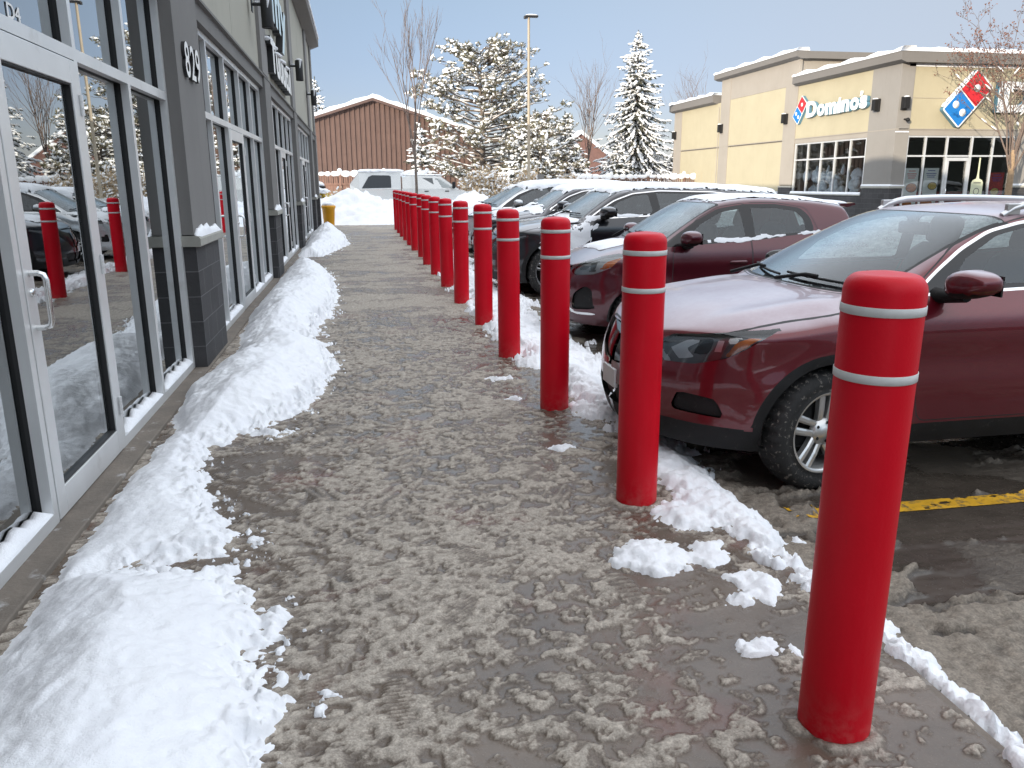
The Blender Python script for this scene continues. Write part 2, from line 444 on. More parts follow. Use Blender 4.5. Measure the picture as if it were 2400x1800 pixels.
M['red_lamp'] = simple('red_lamp', (.35, .01, .01), .2, .1, 10, coat=1)
M['plate'] = simple('plate_enamel', (.7, .7, .7), .4, .05, 12)
M['blue_ink'] = simple('blue_ink', (.02, .05, .3), .5, .1, 8)

def bollard_mat():
    t = NT('red_bollard_plastic'); p = t.pos(); ob = t.n('ObjectInfo').outputs['Random']
    mp = t.n('Mapping'); t.set(mp.inputs[0], p); cb = t.n('CombineXYZ'); t.set(cb.inputs[2], t.math('MULTIPLY', ob, 9.)); t.set(mp.inputs['Location'], cb); q = mp.outputs[0]
    f = t.noise(2.6, 5, .6, q)
    c = t.ramp(f, [(.3, (.55, .002, .012)), (.7, (.64, .003, .017))])
    st = t.n('Mapping'); st.inputs['Scale'].default_value = (5, 5, .35); t.set(st.inputs[0], q)
    run = t.ramp(t.noise(2.2, 6, .7, st.outputs[0]), [(.56, 0.), (.75, 1.)])
    sx = t.n('SeparateXYZ'); t.set(sx.inputs[0], p)
    low = t.mapr(sx.outputs[2], .0, .22, 1., 0.)
    salt = t.math('MULTIPLY', t.ramp(t.noise(17, 6, .7, q), [(.42, 0.), (.72, 1.)]), t.math('MULTIPLY', low, low))
    scuff = t.ramp(t.noise(31, 3, .75, st.outputs[0]), [(.66, 0.), (.74, 1.)])
    c = t.mix(t.math('MULTIPLY', run, .05), c, (.50, .16, .16)); c = t.mix(t.math('MULTIPLY', salt, .3), c, (.42, .32, .28)); c = t.mix(t.math('MULTIPLY', scuff, .16), c, (.25, .02, .02))
    b = t.bsdf(Base_Color=c, Roughness=t.math('ADD', t.mapr(f, .2, .8, .36, .48), t.math('MULTIPLY', salt, .3)), Specular_IOR_Level=.22)
    t.set(b.inputs['Normal'], t.bump(t.math('ADD', t.noise(120, 3, .6, q), t.math('MULTIPLY', t.noise(5, 3, .5, q), 1.5)), .10, .006))
    return t.done(b)
M['bollard'] = bollard_mat()
M['band'] = simple('reflective_tape', (.58, .59, .58), .45, .05, 30, bump=.1, bscale=300, dirt=((.4, .38, .36), 9, .6, .3))
M['yellow'] = simple('worn_yellow_paint', (.62, .34, .012), .6, .12, 12, bump=.2, bscale=80, dirt=((.07, .06, .05), 26, .52, .9))
M['yellow_plastic'] = simple('yellow_plastic', (.75, .36, .01), .45, .08, 5)
M['white_sign'] = simple('white_sign_face', (.82, .82, .80), .4, .04, 6)
M['logo_red'] = simple('red_sign_face', (.62, .022, .03), .4, .06, 5)
M['logo_blue'] = simple('blue_sign_face', (.012, .17, .5), .4, .06, 5)
M['side_blue'] = simple('blue_letter_return', (.10, .22, .30), .5, .06, 6)
M['ice_blue'] = simple('pale_blue_sign_face', (.62, .76, .80), .4, .05, 4)
M['bark'] = simple('bark', (.13, .105, .085), .9, .3, 9, bump=.5, bscale=30)
M['bark_tan'] = simple('tan_bark', (.30, .21, .13), .9, .25, 9, bump=.5, bscale=30)
M['twig'] = simple('twig', (.16, .12, .10), .9, .2, 9)
M['needle'] = simple('conifer_needles', (.06, .062, .045), .85, .45, 2.5)
M['needle_pale'] = simple('pine_needles', (.13, .12, .075), .85, .45, 2.0)
M['leaf_brown'] = simple('withered_leaf', (.17, .075, .05), .85, .35, 3)
M['leaf_gold'] = simple('yellow_leaf', (.5, .36, .03), .8, .3, 5)
M['hedge_leaf'] = simple('dry_hedge_leaf', (.60, .46, .29), .85, .3, 3)
M['hedge_twig'] = simple('hedge_twigs', (.45, .34, .22), .9, .35, 3)
M['barn'] = simple('brown_metal_siding', (.105, .063, .050), .6, .12, 1.2, dirt=((.075, .038, .03), 1.7, .56, .4))
M['barn_trim'] = simple('brown_trim', (.10, .06, .05), .6, .15, 2)
M['fence_wood'] = simple('brown_fence_wood', (.20, .115, .085), .85, .3, 4, bump=.3, bscale=40)
M['pole'] = simple('tan_painted_pole', (.34, .285, .21), .6, .12, 2)
M['pole_base'] = simple('pole_base_concrete', (.55, .55, .53), .85, .12, 4)
M['house'] = simple('brick_house', (.15, .08, .065), .85, .2, 3)
M['pizza'] = simple('pizza_print', (.5, .17, .05), .6, .6, 22)
M['cheese'] = simple('cheese_print', (.62, .45, .12), .6, .35, 22)
M['poster'] = simple('poster_paper', (.85, .87, .83), .6, .05, 3)
M['poster_red'] = simple('poster_red', (.4, .03, .03), .6, .5, 14)
M['poster_green'] = simple('poster_cream', (.62, .64, .45), .6, .05, 3)
M['rubbish_bag'] = simple('pale_plastic_sheet', (.72, .78, .86), .4, .2, 6, bump=.6, bscale=8)
# ------------------------------------------------------------------ cars
class Shell:
    """body surface as polygons with design coordinates Q = (x, y, z, s, top) that can be cut along outlines"""
    def __init__(s, P, Q, F): s.P = P; s.Q = Q; s.F = F
    def cut(s, fn, eps=.0012):
        d = fn(s.Q); d = np.where(np.abs(d) < eps, 0, d)
        newP = []; newQ = []; cache = {}; n0 = len(s.P); out = []
        dl = d.tolist()
        for f in s.F:
            v = [dl[i] for i in f]
            if not (max(v) > 0 and min(v) < 0): out.append(f); continue
            a, b = [], []; n = len(f)
            for k in range(n):
                i, j = f[k], f[(k + 1) % n]; di, dj = v[k], v[(k + 1) % n]
                if di >= 0: a.append(i)
                if di <= 0: b.append(i)
                if di * dj < 0:
                    key = (i, j) if i < j else (j, i)
                    if key not in cache:
                        t = dl[key[0]] / (dl[key[0]] - dl[key[1]])
                        newP.append(s.P[key[0]] * (1 - t) + s.P[key[1]] * t)
                        newQ.append(s.Q[key[0]] * (1 - t) + s.Q[key[1]] * t)
                        cache[key] = n0 + len(newP) - 1
                    a.append(cache[key]); b.append(cache[key])
            for q in (a, b):
                if len(q) >= 3: out.append(tuple(q))
        if newP:
            s.P = np.vstack([s.P, np.array(newP)]); s.Q = np.vstack([s.Q, np.array(newQ)])
        s.F = out
    def normals(s):
        N = np.zeros_like(s.P)
        L = {}
        for f in s.F: L.setdefault(len(f), []).append(f)
        for n, fs in L.items():
            A = np.array(fs); c = np.zeros((len(A), 3))
            for k in range(n):
                p = s.P[A[:, k]]; q = s.P[A[:, (k + 1) % n]]; c += np.cross(p, q)
            for k in range(n): np.add.at(N, A[:, k], c)
        return N / (np.linalg.norm(N, axis=1, keepdims=True) + 1e-12)
    def centroids(s):
        C = np.zeros((len(s.F), s.Q.shape[1])); L = {}
        for i, f in enumerate(s.F): L.setdefault(len(f), []).append(i)
        for n, ids in L.items():
            A = np.array([s.F[i] for i in ids]); C[ids] = s.Q[A].mean(axis=1)
        return C

def car_shell(p, res=1.0):
    L = p['L']; hoodf = pchip(p['hood']); rooff = pchip(p['roof']); prof = pchip(p['prof'])
    xb, zb, xt, zt = p['ws']; kb = p.get('wk', .3); rx0, rz0, rx1, rz1 = p['rear']; rk = p.get('rk', .25)
    rn, en, fn_ = p['nose']; rt_, et, ft = p['tail']
    xf = pchip(p['xf']); xr = pchip(p['xr'])
    wid = pchip(p['wid']) if 'wid' in p else (lambda x: np.ones_like(x))
    def H(x, y):
        hd = hoodf(x) - p.get('hc', .07) * (np.abs(y) / .75) ** 2.2
        if 'bulge' in p:
            b = p['bulge']; hd = hd + b[2] * np.exp(-((np.abs(y) - b[0]) / b[1]) ** 2) * sstep(.15, .6, x)
        t = (x - kb * y * y - xb) / (xt - xb); tc = np.clip(t, -.6, 1.4)
        wsz = zb + (zt - zb) * (t + .16 * tc * (1 - tc))
        rf = rooff(x) - p.get('rc', .035) * (np.abs(y) / .55) ** 2
        tr = (x + rk * y * y - rx0) / (rx1 - rx0)
        rr = rz0 + (rz1 - rz0) * (tr + .12 * np.clip(tr, 0, 1) * (1 - np.clip(tr, 0, 1)))
        cab = smin(smin(wsz, rf, .05), rr, .06)
        return smax(hd, cab, .025)
    def nose(x):
        a = np.clip((rn - x) / rn, 0, 1); b = np.clip((x - (L - rt_)) / rt_, 0, 1)
        return np.clip(1 - a ** en, 0, 1) ** fn_ * np.clip(1 - b ** et, 0, 1) ** ft
    def Y(x, z):
        y = prof(z) * wid(x)
        for wx in (p['fw'], p['rw']):
            y = y + .016 * np.exp(-((np.hypot(x - wx, z - p.get('wz', p['wr'])) - p.get('aR', p['wr'] + .05) - .03) / .07) ** 2) * (z < .95)
        return y * nose(x)
    nu = int(34 * res); 
    xa = rn * 1.1 * np.linspace(0, 1, nu) ** 2; xz = L - rt_ * 1.1 * np.linspace(0, 1, int(26 * res)) ** 2
    mid = np.linspace(xa[-1], xz[-1], max(8, int((xz[-1] - xa[-1]) / (.026 / res))))[1:-1]
    xs = np.concatenate([xa, mid, xz[::-1]])
    xs[0] = .0004; xs[-1] = L - .0004
    Ns, Nt = int(34 * res), int(22 * res); sill = p['sill']
    lo = np.full_like(xs, sill); hi = np.full_like(xs, 2.2)
    for _ in range(40):
        m = (lo + hi) / 2; g = H(xs, Y(xs, m)) - m
        lo = np.where(g > 0, m, lo); hi = np.where(g > 0, hi, m)
    zc = lo
    ts = np.linspace(0, 1, Ns + 1); ts = ts * .55 + .45 * np.sin(ts * math.pi / 2)
    X = np.repeat(xs[:, None], Ns + Nt + 1, 1); Z = np.zeros_like(X); YY = np.zeros_like(X)
    Z[:, :Ns + 1] = sill + (zc[:, None] - sill) * ts[None]
    YY[:, :Ns + 1] = Y(X[:, :Ns + 1], Z[:, :Ns + 1])
    yc = YY[:, Ns]
    tt = np.linspace(1, 0, Nt + 1)[1:]; tt = tt * .6 + .4 * tt ** .7
    YY[:, Ns + 1:] = yc[:, None] * tt[None]
    Z[:, Ns + 1:] = H(X[:, Ns + 1:], YY[:, Ns + 1:])
    # round the shoulder: repeated averaging near the crease
    k = np.arange(Ns + Nt + 1); wgt = np.exp(-((k - Ns) / (5.0 * res)) ** 2)[None]
    for _ in range(int(p.get('soft', 9) * res * res)):
        for A in (YY, Z):
            B = A.copy(); B[:, 1:-1] = .25 * A[:, :-2] + .5 * A[:, 1:-1] + .25 * A[:, 2:]
            A += (B - A) * wgt
    # round nose/tail edges lengthways a little
    top = np.repeat(((k - Ns) / float(Nt))[None], len(xs), 0)
    XS = X + xf(Z) * (1 - sstep(0, .55, X)) - xr(Z) * sstep(L - .6, L, X)
    for _ in range(int(3 * res)):
        for A in (XS, YY, Z):
            B = A.copy(); B[1:-1] = .25 * A[:-2] + .5 * A[1:-1] + .25 * A[2:]
            A += (B - A) * (1 - sstep(.3, .6, X)) * .8
    W = p['W']
    Pn, Qn = [], []
    for sg in (-1, 1):
        Pn.append(np.stack([XS, YY * sg, Z], -1)); Qn.append(np.stack([X, YY * sg, Z, X - (W - YY), top], -1))
    full = np.concatenate([Pn[0], Pn[1][:, -2::-1]], 1); fq = np.concatenate([Qn[0], Qn[1][:, -2::-1]], 1)
    nu_, nv = full.shape[:2]
    idx = np.arange(nu_ * nv).reshape(nu_, nv)
    F = np.stack([idx[:-1, :-1], idx[1:, :-1], idx[1:, 1:], idx[:-1, 1:]], -1).reshape(-1, 4)
    sh = Shell(full.reshape(-1, 3), fq.reshape(-1, 5), [tuple(f) for f in F.tolist()])
    sh.H = H; sh.Y = Y; sh.nose = nose
    return sh

def wheel(parent, x, y, r, w, wz, rim_r, spokes, mats, side, name='wheel', twin=True):
    """y is the outer face plane, side = -1 towards the left of the car"""
    root = bpy.data.objects.new(name, None); root.empty_display_size = .1; link(root, parent); root.location = (x, y, wz)
    s = side
    t = MB()
    pr = [(rim_r, .0), (rim_r + .012, -.006), (rim_r + .03, -.004), (r - .05, .004), (r - .02, -.012), (r - .006, -.03)]
    n = 64
    prof = [(a, b * 1.0) for a, b in pr] + [(r, -.055), (r, -w + .055), (r - .02, -w + .012), (rim_r, -w)]
    V = []; F = []
    for i, (a, h) in enumerate(prof):
        for k in range(n * 2):
            q = math.pi * k / n
            rr = a
            if i in (5, 6, 7) and (k % 4) in (2, 3): rr -= .009
            V.append((rr * math.cos(q), s * h, rr * math.sin(q)))
    N2 = n * 2
    for i in range(len(prof) - 1):
        for k in range(N2):
            k2 = (k + 1) % N2
            f = (i * N2 + k, i * N2 + k2, (i + 1) * N2 + k2, (i + 1) * N2 + k)
            F.append(f if s < 0 else f[::-1])
    t.add(V, F, 0, True); t.build('tyre', mats[0], root)
    g = MB()
    def yy(d): return d if s < 0 else -d   # d: depth inwards from the outer face
    pr2 = [(rim_r + .002, .006), (rim_r - .012, .004), (rim_r - .022, .018), (rim_r - .03, .09), (rim_r - .03, .17)]
    V = []; F = []; n = 48
    for a, h in pr2:
        for k in range(n):
            q = 2 * math.pi * k / n; V.append((a * math.cos(q), yy(h), a * math.sin(q)))
    for i in range(len(pr2) - 1):
        for k in range(n):
            k2 = (k + 1) % n; f = (i * n + k, i * n + k2, (i + 1) * n + k2, (i + 1) * n + k)
            F.append(f if s < 0 else f[::-1])
    g.add(V, F, 0, True)
    def spoke(q0, w0, w1, off0=0., off1=0.):
        ca, sa = math.cos(q0), math.sin(q0)
        def pt(rad, lat, d): return (rad * ca - lat * sa, yy(d), rad * sa + lat * ca)
        V = []
        for rad, hw, d, off in ((.05, w0, .028, off0), (rim_r * .55, (w0 + w1) / 2, .016, (off0 + off1) / 2), (rim_r - .014, w1, .012, off1)):
            V += [pt(rad, off - hw, d + .035), pt(rad, off - hw, d + .006), pt(rad, off - hw * .45, d), pt(rad, off + hw * .45, d), pt(rad, off + hw, d + .006), pt(rad, off + hw, d + .035)]
        F = []
        for i in range(2):
            for k in range(5): 
                f = (i * 6 + k, i * 6 + k + 1, i * 6 + k + 7, i * 6 + k + 6); F.append(f[::-1] if s < 0 else f)
        g.add(V, F, 0)
    for k in range(spokes):
        q = 2 * math.pi * k / spokes + .3
        if twin: spoke(q, .016, .019, -.024, -.034); spoke(q, .016, .019, .024, .034)
        else: spoke(q, .03, .022)
    g.lathe([(.001, yy(.012)), (.03, yy(.012)), (.036, yy(.02)), (.068, yy(.022)), (.075, yy(.05))], 24, 0, axis='Y')
    for k in range(5):
        q = 2 * math.pi * k / 5; c = (.052 * math.cos(q), yy(.021), .052 * math.sin(q)); g.ball(c, .009, 1, 6, 4)
    g.build('rim', [mats[1], M['car_dark']], root)
    d = MB(); d.lathe([(.001, yy(.075)), (rim_r * .72, yy(.075)), (rim_r * .72, yy(.09)), (rim_r - .02, yy(.12)), (rim_r - .02, yy(.17))], 32, 0, axis='Y')
    d.build('brake_disc', M['car_dark'], root)
    return root

def seat(parent, x, y, z, mat, sc_=1.0, name='seat', tilt=.32):
    m = MB()
    def pad(c, sx, sy, sz, rot=0):
        bm = bmesh.new(); bmesh.ops.create_cube(bm, size=1)
        bmesh.ops.subdivide_edges(bm, edges=bm.edges[:], cuts=3, use_grid_fill=True)
        for v in bm.verts:
            q = v.co * 2; l = (abs(q.x) ** 4 + abs(q.y) ** 4 + abs(q.z) ** 4) ** .25
            q = q / max(l, 1e-6) if l > 0 else q
            v.co = Vector((q.x * sx / 2, q.y * sy / 2, q.z * sz / 2))
        m.add_bm(bm, 0, True, Matrix.Translation(c) @ Matrix.Rotation(rot, 4, 'Y')); bm.free()
    pad((x, y, z), .5, .46, .16); pad((x + .27, y, z + .36), .14, .46, .62, tilt); pad((x + .40, y, z + .74), .10, .26, .2, tilt)
    m.tube([(x + .36, y - .06, z + .6), (x + .39, y - .06, z + .7)], .007, 6); m.tube([(x + .36, y + .06, z + .6), (x + .39, y + .06, z + .7)], .007, 6)
    return m.build(name, mat, parent)

def mirror(parent, x, y, z, side, mats, sx=.17, sy=.23, sz=.15):
    """door mirror: rounded shell, its lower part and foot black"""
    s = side; V = []; F = []; ms = []
    nu, nv = 20, 14
    for i in range(nv + 1):
        t = math.pi * i / nv
        for k in range(nu):
            a = 2 * math.pi * k / nu
            def se(c, e): return math.copysign(abs(c) ** e, c)
            px = se(math.cos(t), .7) ; rr = abs(math.sin(t)) ** .7
            py = se(math.cos(a), .72) * rr; pz = se(math.sin(a), .78) * rr
            taper = 1 - .28 * max(0, py) - .10 * max(0, -pz)
            V.append((x + px * sx / 2 * (1.0 if px > 0 else 1.15) + .05 * py * sy * 1.2, y + s * (sy / 2 + py * sy / 2), z + pz * sz / 2 * taper + .012 * py))
    for i in range(nv):
        for k in range(nu):
            k2 = (k + 1) % nu
            f = (i * nu + k, i * nu + k2, (i + 1) * nu + k2, (i + 1) * nu + k)
            F.append(f if s > 0 else f[::-1])
            zm = sum(V[q][2] for q in f) / 4
            ms.append(0 if zm > z - sz * .27 else 1)
    o = MB(); o.add(V, F, 0, True); o.M = ms
    o.tube([(x - .03, y - s * .10, z - sz * .52), (x - .005, y - s * .03, z - sz * .5), (x, y + s * .09, z - sz * .4)], [.042, .034, .03], 8, 1)
    g = MB(); g.box(x + sx * .5 - .008, x + sx * .5 + .002, y + s * .03, y + s * (sy - .03), z - sz * .33, z + sz * .33, 0)
    ob = o.build('door_mirror', mats, parent); g.build('mirror_glass', M['gloss_black'], ob)
    return ob

def build_car(p, name, label, cat, loc, res=1.0, group=None):
    root = thing(name, label, cat, loc, 0, group)
    sh = car_shell(p, res); W = p['W']; L = p['L']; wr = p['wr']
    fw, rw = p['fw'], p['rw']; wz = p.get('wz', wr); aR = p.get('aR', wr + p.get('gap', .05))
    Q0, Q1, Q2, Q3, Q4 = range(5)
    def side_only(Q, d): return np.where((Q[:, 4] < .12) & (np.abs(Q[:, 1]) > .3), d, np.maximum(d, .05) if False else d)
    arch = lambda Q: np.where(Q[:, 4] > .4, .5, np.minimum(np.hypot(Q[:, 0] - fw, Q[:, 2] - wz), np.hypot(Q[:, 0] - rw, Q[:, 2] - wz)) - aR)
    cuts = []
    dlo = round_poly(p['dlo'], p.get('dlor', .05), 5)
    def dlof(Q): return np.where(Q[:, 4] < .25, poly_sdf(dlo, Q[:, 0], Q[:, 2]), .4)
    wins = [round_poly(w, .025, 4) for w in p['wins']]
    xb, zb, xt, zt = p['ws']; kb = p.get('wk', .3); wy0, wy1 = p['wsy']
    def wsf(Q):
        ya = np.abs(Q[:, 1]); t = (Q[:, 0] - kb * ya * ya - xb) / (xt - xb)
        a = (.035 - t) * (xt - xb); b = (t - .965) * (xt - xb); c = ya - (wy0 + (wy1 - wy0) * np.clip(t, 0, 1))
        return np.where(Q[:, 4] > -.2, np.maximum(np.maximum(a, b), c), .4)
    rx0, rz0, rx1, rz1 = p['rear']; rk = p.get('rk', .25)
    def rwf(Q):
        ya = np.abs(Q[:, 1]); t = (Q[:, 0] + rk * ya * ya - rx0) / (rx1 - rx0)
        return np.where(Q[:, 4] > .05, np.maximum(np.maximum((.12 - t), (t - .85)) * (rx1 - rx0), ya - .5), .4)
    polys = {}
    def reg(nm, pts, r=.012, ax='s'):
        q = round_poly(pts, r, 3); c = 3 if ax == 's' else 0
        polys[nm] = lambda Q, q=q, c=c: poly_sdf(q, Q[:, c], Q[:, 2])
    for nm, pts, r, ax in p.get('regions', []): reg(nm, pts, r, ax)
    doors = [round_poly(d, .05, 4) for d in p['doors']]
    dfs = [lambda Q, d=d: np.where(Q[:, 4] < .3, poly_sdf(d, Q[:, 0], Q[:, 2]), .4) for d in doors]
    clad = p.get('clad')
    def cladf(Q):
        d = np.minimum(np.hypot(Q[:, 0] - fw, Q[:, 2] - wz), np.hypot(Q[:, 0] - rw, Q[:, 2] - wz)) - (aR + clad[0])
        d = np.minimum(d, Q[:, 2] - clad[1] - clad[2] * (1 - sstep(.0, .9, Q[:, 0])))
        return np.where(Q[:, 4] > .4, .5, d)
    hood = p.get('bonnet')
    if hood: zl = pchip(hood[1])
    def hoodf(Q):
        ya = np.abs(Q[:, 1])
        d = np.maximum(zl(Q[:, 0]) - Q[:, 2], Q[:, 0] - (hood[0] + kb * ya * ya))
        d = np.maximum(d, hood[2] + hood[3] * ya * ya - Q[:, 0])
        return np.where(Q[:, 4] > -.6, d, .4)
    sh.cut(arch)
    tr = p.get('trim', .014)
    sh.cut(dlof); sh.cut(lambda Q: dlof(Q) - tr)
    for w in wins: sh.cut(lambda Q, w=w: np.where(Q[:, 4] < .25, poly_sdf(w, Q[:, 0], Q[:, 2]), .4))
    sh.cut(wsf); sh.cut(lambda Q: wsf(Q) - .018); sh.cut(rwf)
    for k, f in polys.items(): sh.cut(f)
    for f in dfs: sh.cut(lambda Q: f(Q) - .003); sh.cut(lambda Q: f(Q) + .003)
    if hood: sh.cut(lambda Q: hoodf(Q) - .003); sh.cut(lambda Q: hoodf(Q) + .003)
    if clad: sh.cut(cladf)
    C = sh.centroids(); N = sh.normals()
    n = len(sh.F); lab = np.array(['body'] * n, object); mat = np.zeros(n, int)   # mat: 0 paint 1 black gap
    side = C[:, 1] > 0
    if hood:
        h = hoodf(C); lab[h < 0] = 'bonnet'; mat[np.abs(h) < .003] = 1; lab[np.abs(h) < .003] = 'body'
    for i, f in enumerate(dfs):
        h = f(C)
        for sg in (0, 1): lab[(h < 0) & (side == bool(sg))] = f'door{i}{sg}'
        g = np.abs(h) < .003; mat[g] = 1; lab[g] = 'body'
    if clad: lab[cladf(C) < 0] = 'lower_cladding'; mat[cladf(C) < 0] = 0
    dd = dlof(C)
    for sg in (0, 1): lab[(dd < tr) & (dd >= 0) & (side == bool(sg))] = f'window_trim{sg}'; lab[(dd < 0) & (side == bool(sg))] = f'window_pillar{sg}'
    for i, w in enumerate(wins):
        h = np.where(C[:, 4] < .25, poly_sdf(w, C[:, 0], C[:, 2]), .4)
        for sg in (0, 1): lab[(h < 0) & (side == bool(sg))] = f'win{i}{sg}'
    ww = wsf(C); lab[ww < .018] = 'screen_seal'; lab[ww < 0] = 'windscreen'; lab[rwf(C) < 0] = 'rear_window'
    for nm, f in polys.items():
        h = f(C) < 0; h &= (C[:, 0] < 1.6)
        for sg in (0, 1): lab[h & (side == bool(sg))] = f'{nm}{sg}'
    lab[arch(C) < 0] = 'hole'
    mp = p['mats']
    table = {'body': ('body', [mp['paint'], M['gasket']]), 'bonnet': ('bonnet', [mp['paint'], M['gasket']]), 'lower_cladding': ('lower_cladding', [M['black_plastic']]),
             'window_trim': ('window_trim', [mp['trim']]), 'window_pillar': ('window_pillar', [M['gloss_black']]), 'screen_seal': ('screen_seal', [M['gasket']]),
             'windscreen': ('windscreen', [mp['screen']]), 'rear_window': ('rear_window', [mp.get('far_glass', M['dark_glass'])])}
    obs = {}
    for k in sorted(set(lab)):
        if k == 'hole': continue
        ids = [i for i in range(n) if lab[i] == k]
        if k in table: nm, ms = table[k]
        elif k[:-1] in table: nm, ms = table[k[:-1]]
        elif k[:4] == 'door': nm, ms = 'door', [mp['paint'], M['gasket']]
        elif k[:3] == 'win': nm, ms = 'side_window', [mp['glass'][int(k[3])] if k[4] == '0' or 'far_glass' not in mp else mp['far_glass']]
        else: nm = k[:-1].rstrip('0123456789'); ms = [p['regmats'][k[:-1]]]
        vs = sorted({v for i in ids for v in sh.F[i]}); mpv = {v: a for a, v in enumerate(vs)}
        V = sh.P[vs]
        off = p.get('inset', {}).get(k[:-1], 0)
        if off: V = V - N[vs] * off
        par = root
        o = mesh_obj(nm, V, [tuple(mpv[v] for v in sh.F[i]) for i in ids], ms, par, [min(mat[i], len(ms) - 1) for i in ids], True, N[vs])
        obs[k] = o
        if p.get('lampin') and k[:-1] == 'headlight':
            lamp_inside(o, sh, ids, N, p, k)
    for i in range(len(wins)):
        for sg in (0, 1):
            if f'win{i}{sg}' in obs and f'door{i}{sg}' in obs: obs[f'win{i}{sg}'].parent = obs[f'door{i}{sg}']
    # wheel wells and floor
    m = MB()
    for wx in (fw, rw):
        for sg in (-1, 1):
            a0, a1 = -.12, math.pi + .12; V = []; F = []; nn = 20
            for d in (W * .985, W - .34):
                for k in range(nn + 1):
                    q = a0 + (a1 - a0) * k / nn; V.append((wx + math.cos(q) * (aR + .006), sg * d, wz + math.sin(q) * (aR + .006)))
            for k in range(nn): F.append((k, k + 1, nn + 2 + k, nn + 1 + k))
            V.append((wx, sg * (W - .34), wz)); 
            for k in range(nn): F.append((nn + 1 + k, nn + 2 + k, len(V) - 1))
            m.add(V, F, 0)
    zf = p['sill'] + .012
    nx = 24; xs = [.06 + (L - .12) * k / nx for k in range(nx + 1)]
    V = []; F = []
    for x in xs:
        yv = float(sh.Y(np.array([x]), np.array([zf]))[0]) - .012
        V += [(x + .05 * (x < .3), -max(.02, yv), zf), (x + .05 * (x < .3), max(.02, yv), zf)]
    for k in range(nx): F.append((2 * k, 2 * k + 1, 2 * k + 3, 2 * k + 2))
    m.add(V, F, 0)
    m.box(.5, L - .3, -W + .36, W - .36, zf, zf + .22)      # engine bay and floor pan
    m.build('underbody', M['car_dark'], root)
    for wx in (fw, rw):
        for sg in (-1, 1):
            wo_ = wheel(root, wx, sg * (W - .025 + p.get('wo', 0)), wr, .2, wz, p['rim'], p.get('spokes', 5), (M['tyre'], mp['rim']), sg, twin=p.get('twin', True))
            if wx == fw: wo_.rotation_euler = (0, 0, p.get('steer', 0))
    mx, my, mz = p['mir'][:3]
    for sg in (-1, 1):
        if sg > 0 and p.get('fold'): mirror(root, mx - .05, sg * (my - .12), mz - .03, sg, [M['gloss_black'], M['black_plastic']], .2, .07, .13); continue
        mirror(root, mx, sg * my, mz, sg, [mp['paint'] if p.get('mirpaint', True) else M['gloss_black'], M['black_plastic']], *p['mir'][3:])
    # inside
    dash = MB(); x0 = p['ws'][0] + .1; zd = p['ws'][1] - .04
    dash.prism([(x0 - .1, zd - .5), (x0 - .1, zd - .02), (x0 + .25, zd), (x0 + .5, zd - .06), (x0 + .55, zd - .2), (x0 + .4, zd - .55)], -W + .13, W - .13, 'Y')
    # prism along Y takes (x, z)
    dash.build('dashboard', M['fabric'], root)
    sx = p['seatx']; sz = p['sill'] + .28
    for y in (-.36, .36): seat(root, sx, y, sz, M['fabric'])
    sb = MB(); 
    for y in (-.42, 0, .42): pass
    seat(root, sx + .8, -.36, sz, M['fabric']); seat(root, sx + .8, .36, sz, M['fabric'])
    st = MB(); 
    st.tube([(sx - .32 + .06 * math.sin(a), -.36 + .18 * math.cos(a), sz + .33 + .17 * math.sin(a)) for a in np.linspace(0, 2 * math.pi, 25)], .014, 8, 0, False)
    st.tube([(sx - .32, -.36, sz + .33), (sx - .6, -.36, sz + .25)], .03, 8); st.build('steering_wheel', M['black_plastic'], root)
    rm = MB(); rm.box(xt - .02 + .0, xt + .02, -.13, .13, zt - .15, zt - .075, bev=.015); rm.tube([(xt, 0, zt - .11), (xt + .02, 0, zt - .02)], .012, 6)
    rm.build('rear_view_mirror', M['black_plastic'], root)
    # wipers
    for y0, y1 in p.get('wipers', ((-.62, -.02), (.0, .55))):
        wv = MB(); pts = []
        for t in np.linspace(0, 1, 9):
            y = y0 + (y1 - y0) * t; x = xb + kb * y * y + .06 + .03 * t
            pts.append((x - .01, y, float(sh.H(np.array([x]), np.array([y]))[0]) + .018))
        wv.tube(pts, .008, 6); 
        y = y1 * .5 + y0 * .5; x = xb + kb * y * y - .03
        wv.tube([(x, y1, float(sh.H(np.array([x]), np.array([y1]))[0]) + .02), (pts[5][0] - .02, pts[5][1], pts[5][2] + .015), (pts[4][0], pts[4][1], pts[4][2] + .012)], .011, 6)
        wv.build('wiper', M['black_plastic'], root)
    # door handles
    for i, (hx, hz) in enumerate(p.get('handles', [])):
        for sg in (-1, 1):
            y = float(sh.Y(np.array([hx]), np.array([hz]))[0])
            h = MB(); h.tube([(hx - .085, sg * (y - .004), hz), (hx - .06, sg * (y + .024), hz + .004), (hx + .06, sg * (y + .024), hz + .006), (hx + .085, sg * (y - .004), hz + .004)], [.012, .015, .015, .012], 8)
            h.build('door_handle', mp.get('handle', mp['paint']), obs.get(f'door{i}{int(sg > 0)}', root))
    if p.get('rails'):
        ra, rb, ry, rh = p['rails']
        for sg in (-1, 1):
            pts = []; rr = []
            for t in np.linspace(0, 1, 25):
                x = ra + (rb - ra) * t; e = min(1, min(t, 1 - t) * 9); y = ry(x) if callable(ry) else ry
                pts.append((x, sg * y, float(sh.H(np.array([x]), np.array([y]))[0]) + rh * (e ** .6) - .006)); rr.append(.016 + .006 * e)
            m = MB(); m.tube(pts, rr, 8)
            for t in (.04, .96):
                x = ra + (rb - ra) * t; y = ry; zz = float(sh.H(np.array([x]), np.array([y]))[0])
                m.box(x - .04, x + .04, sg * y - .014, sg * y + .014, zz - .01, zz + rh, 0, bev=.004)
            m.build('roof_rail', M['rail'], root)
    if p.get('snow'):
        car_snow(root, sh, p, res)
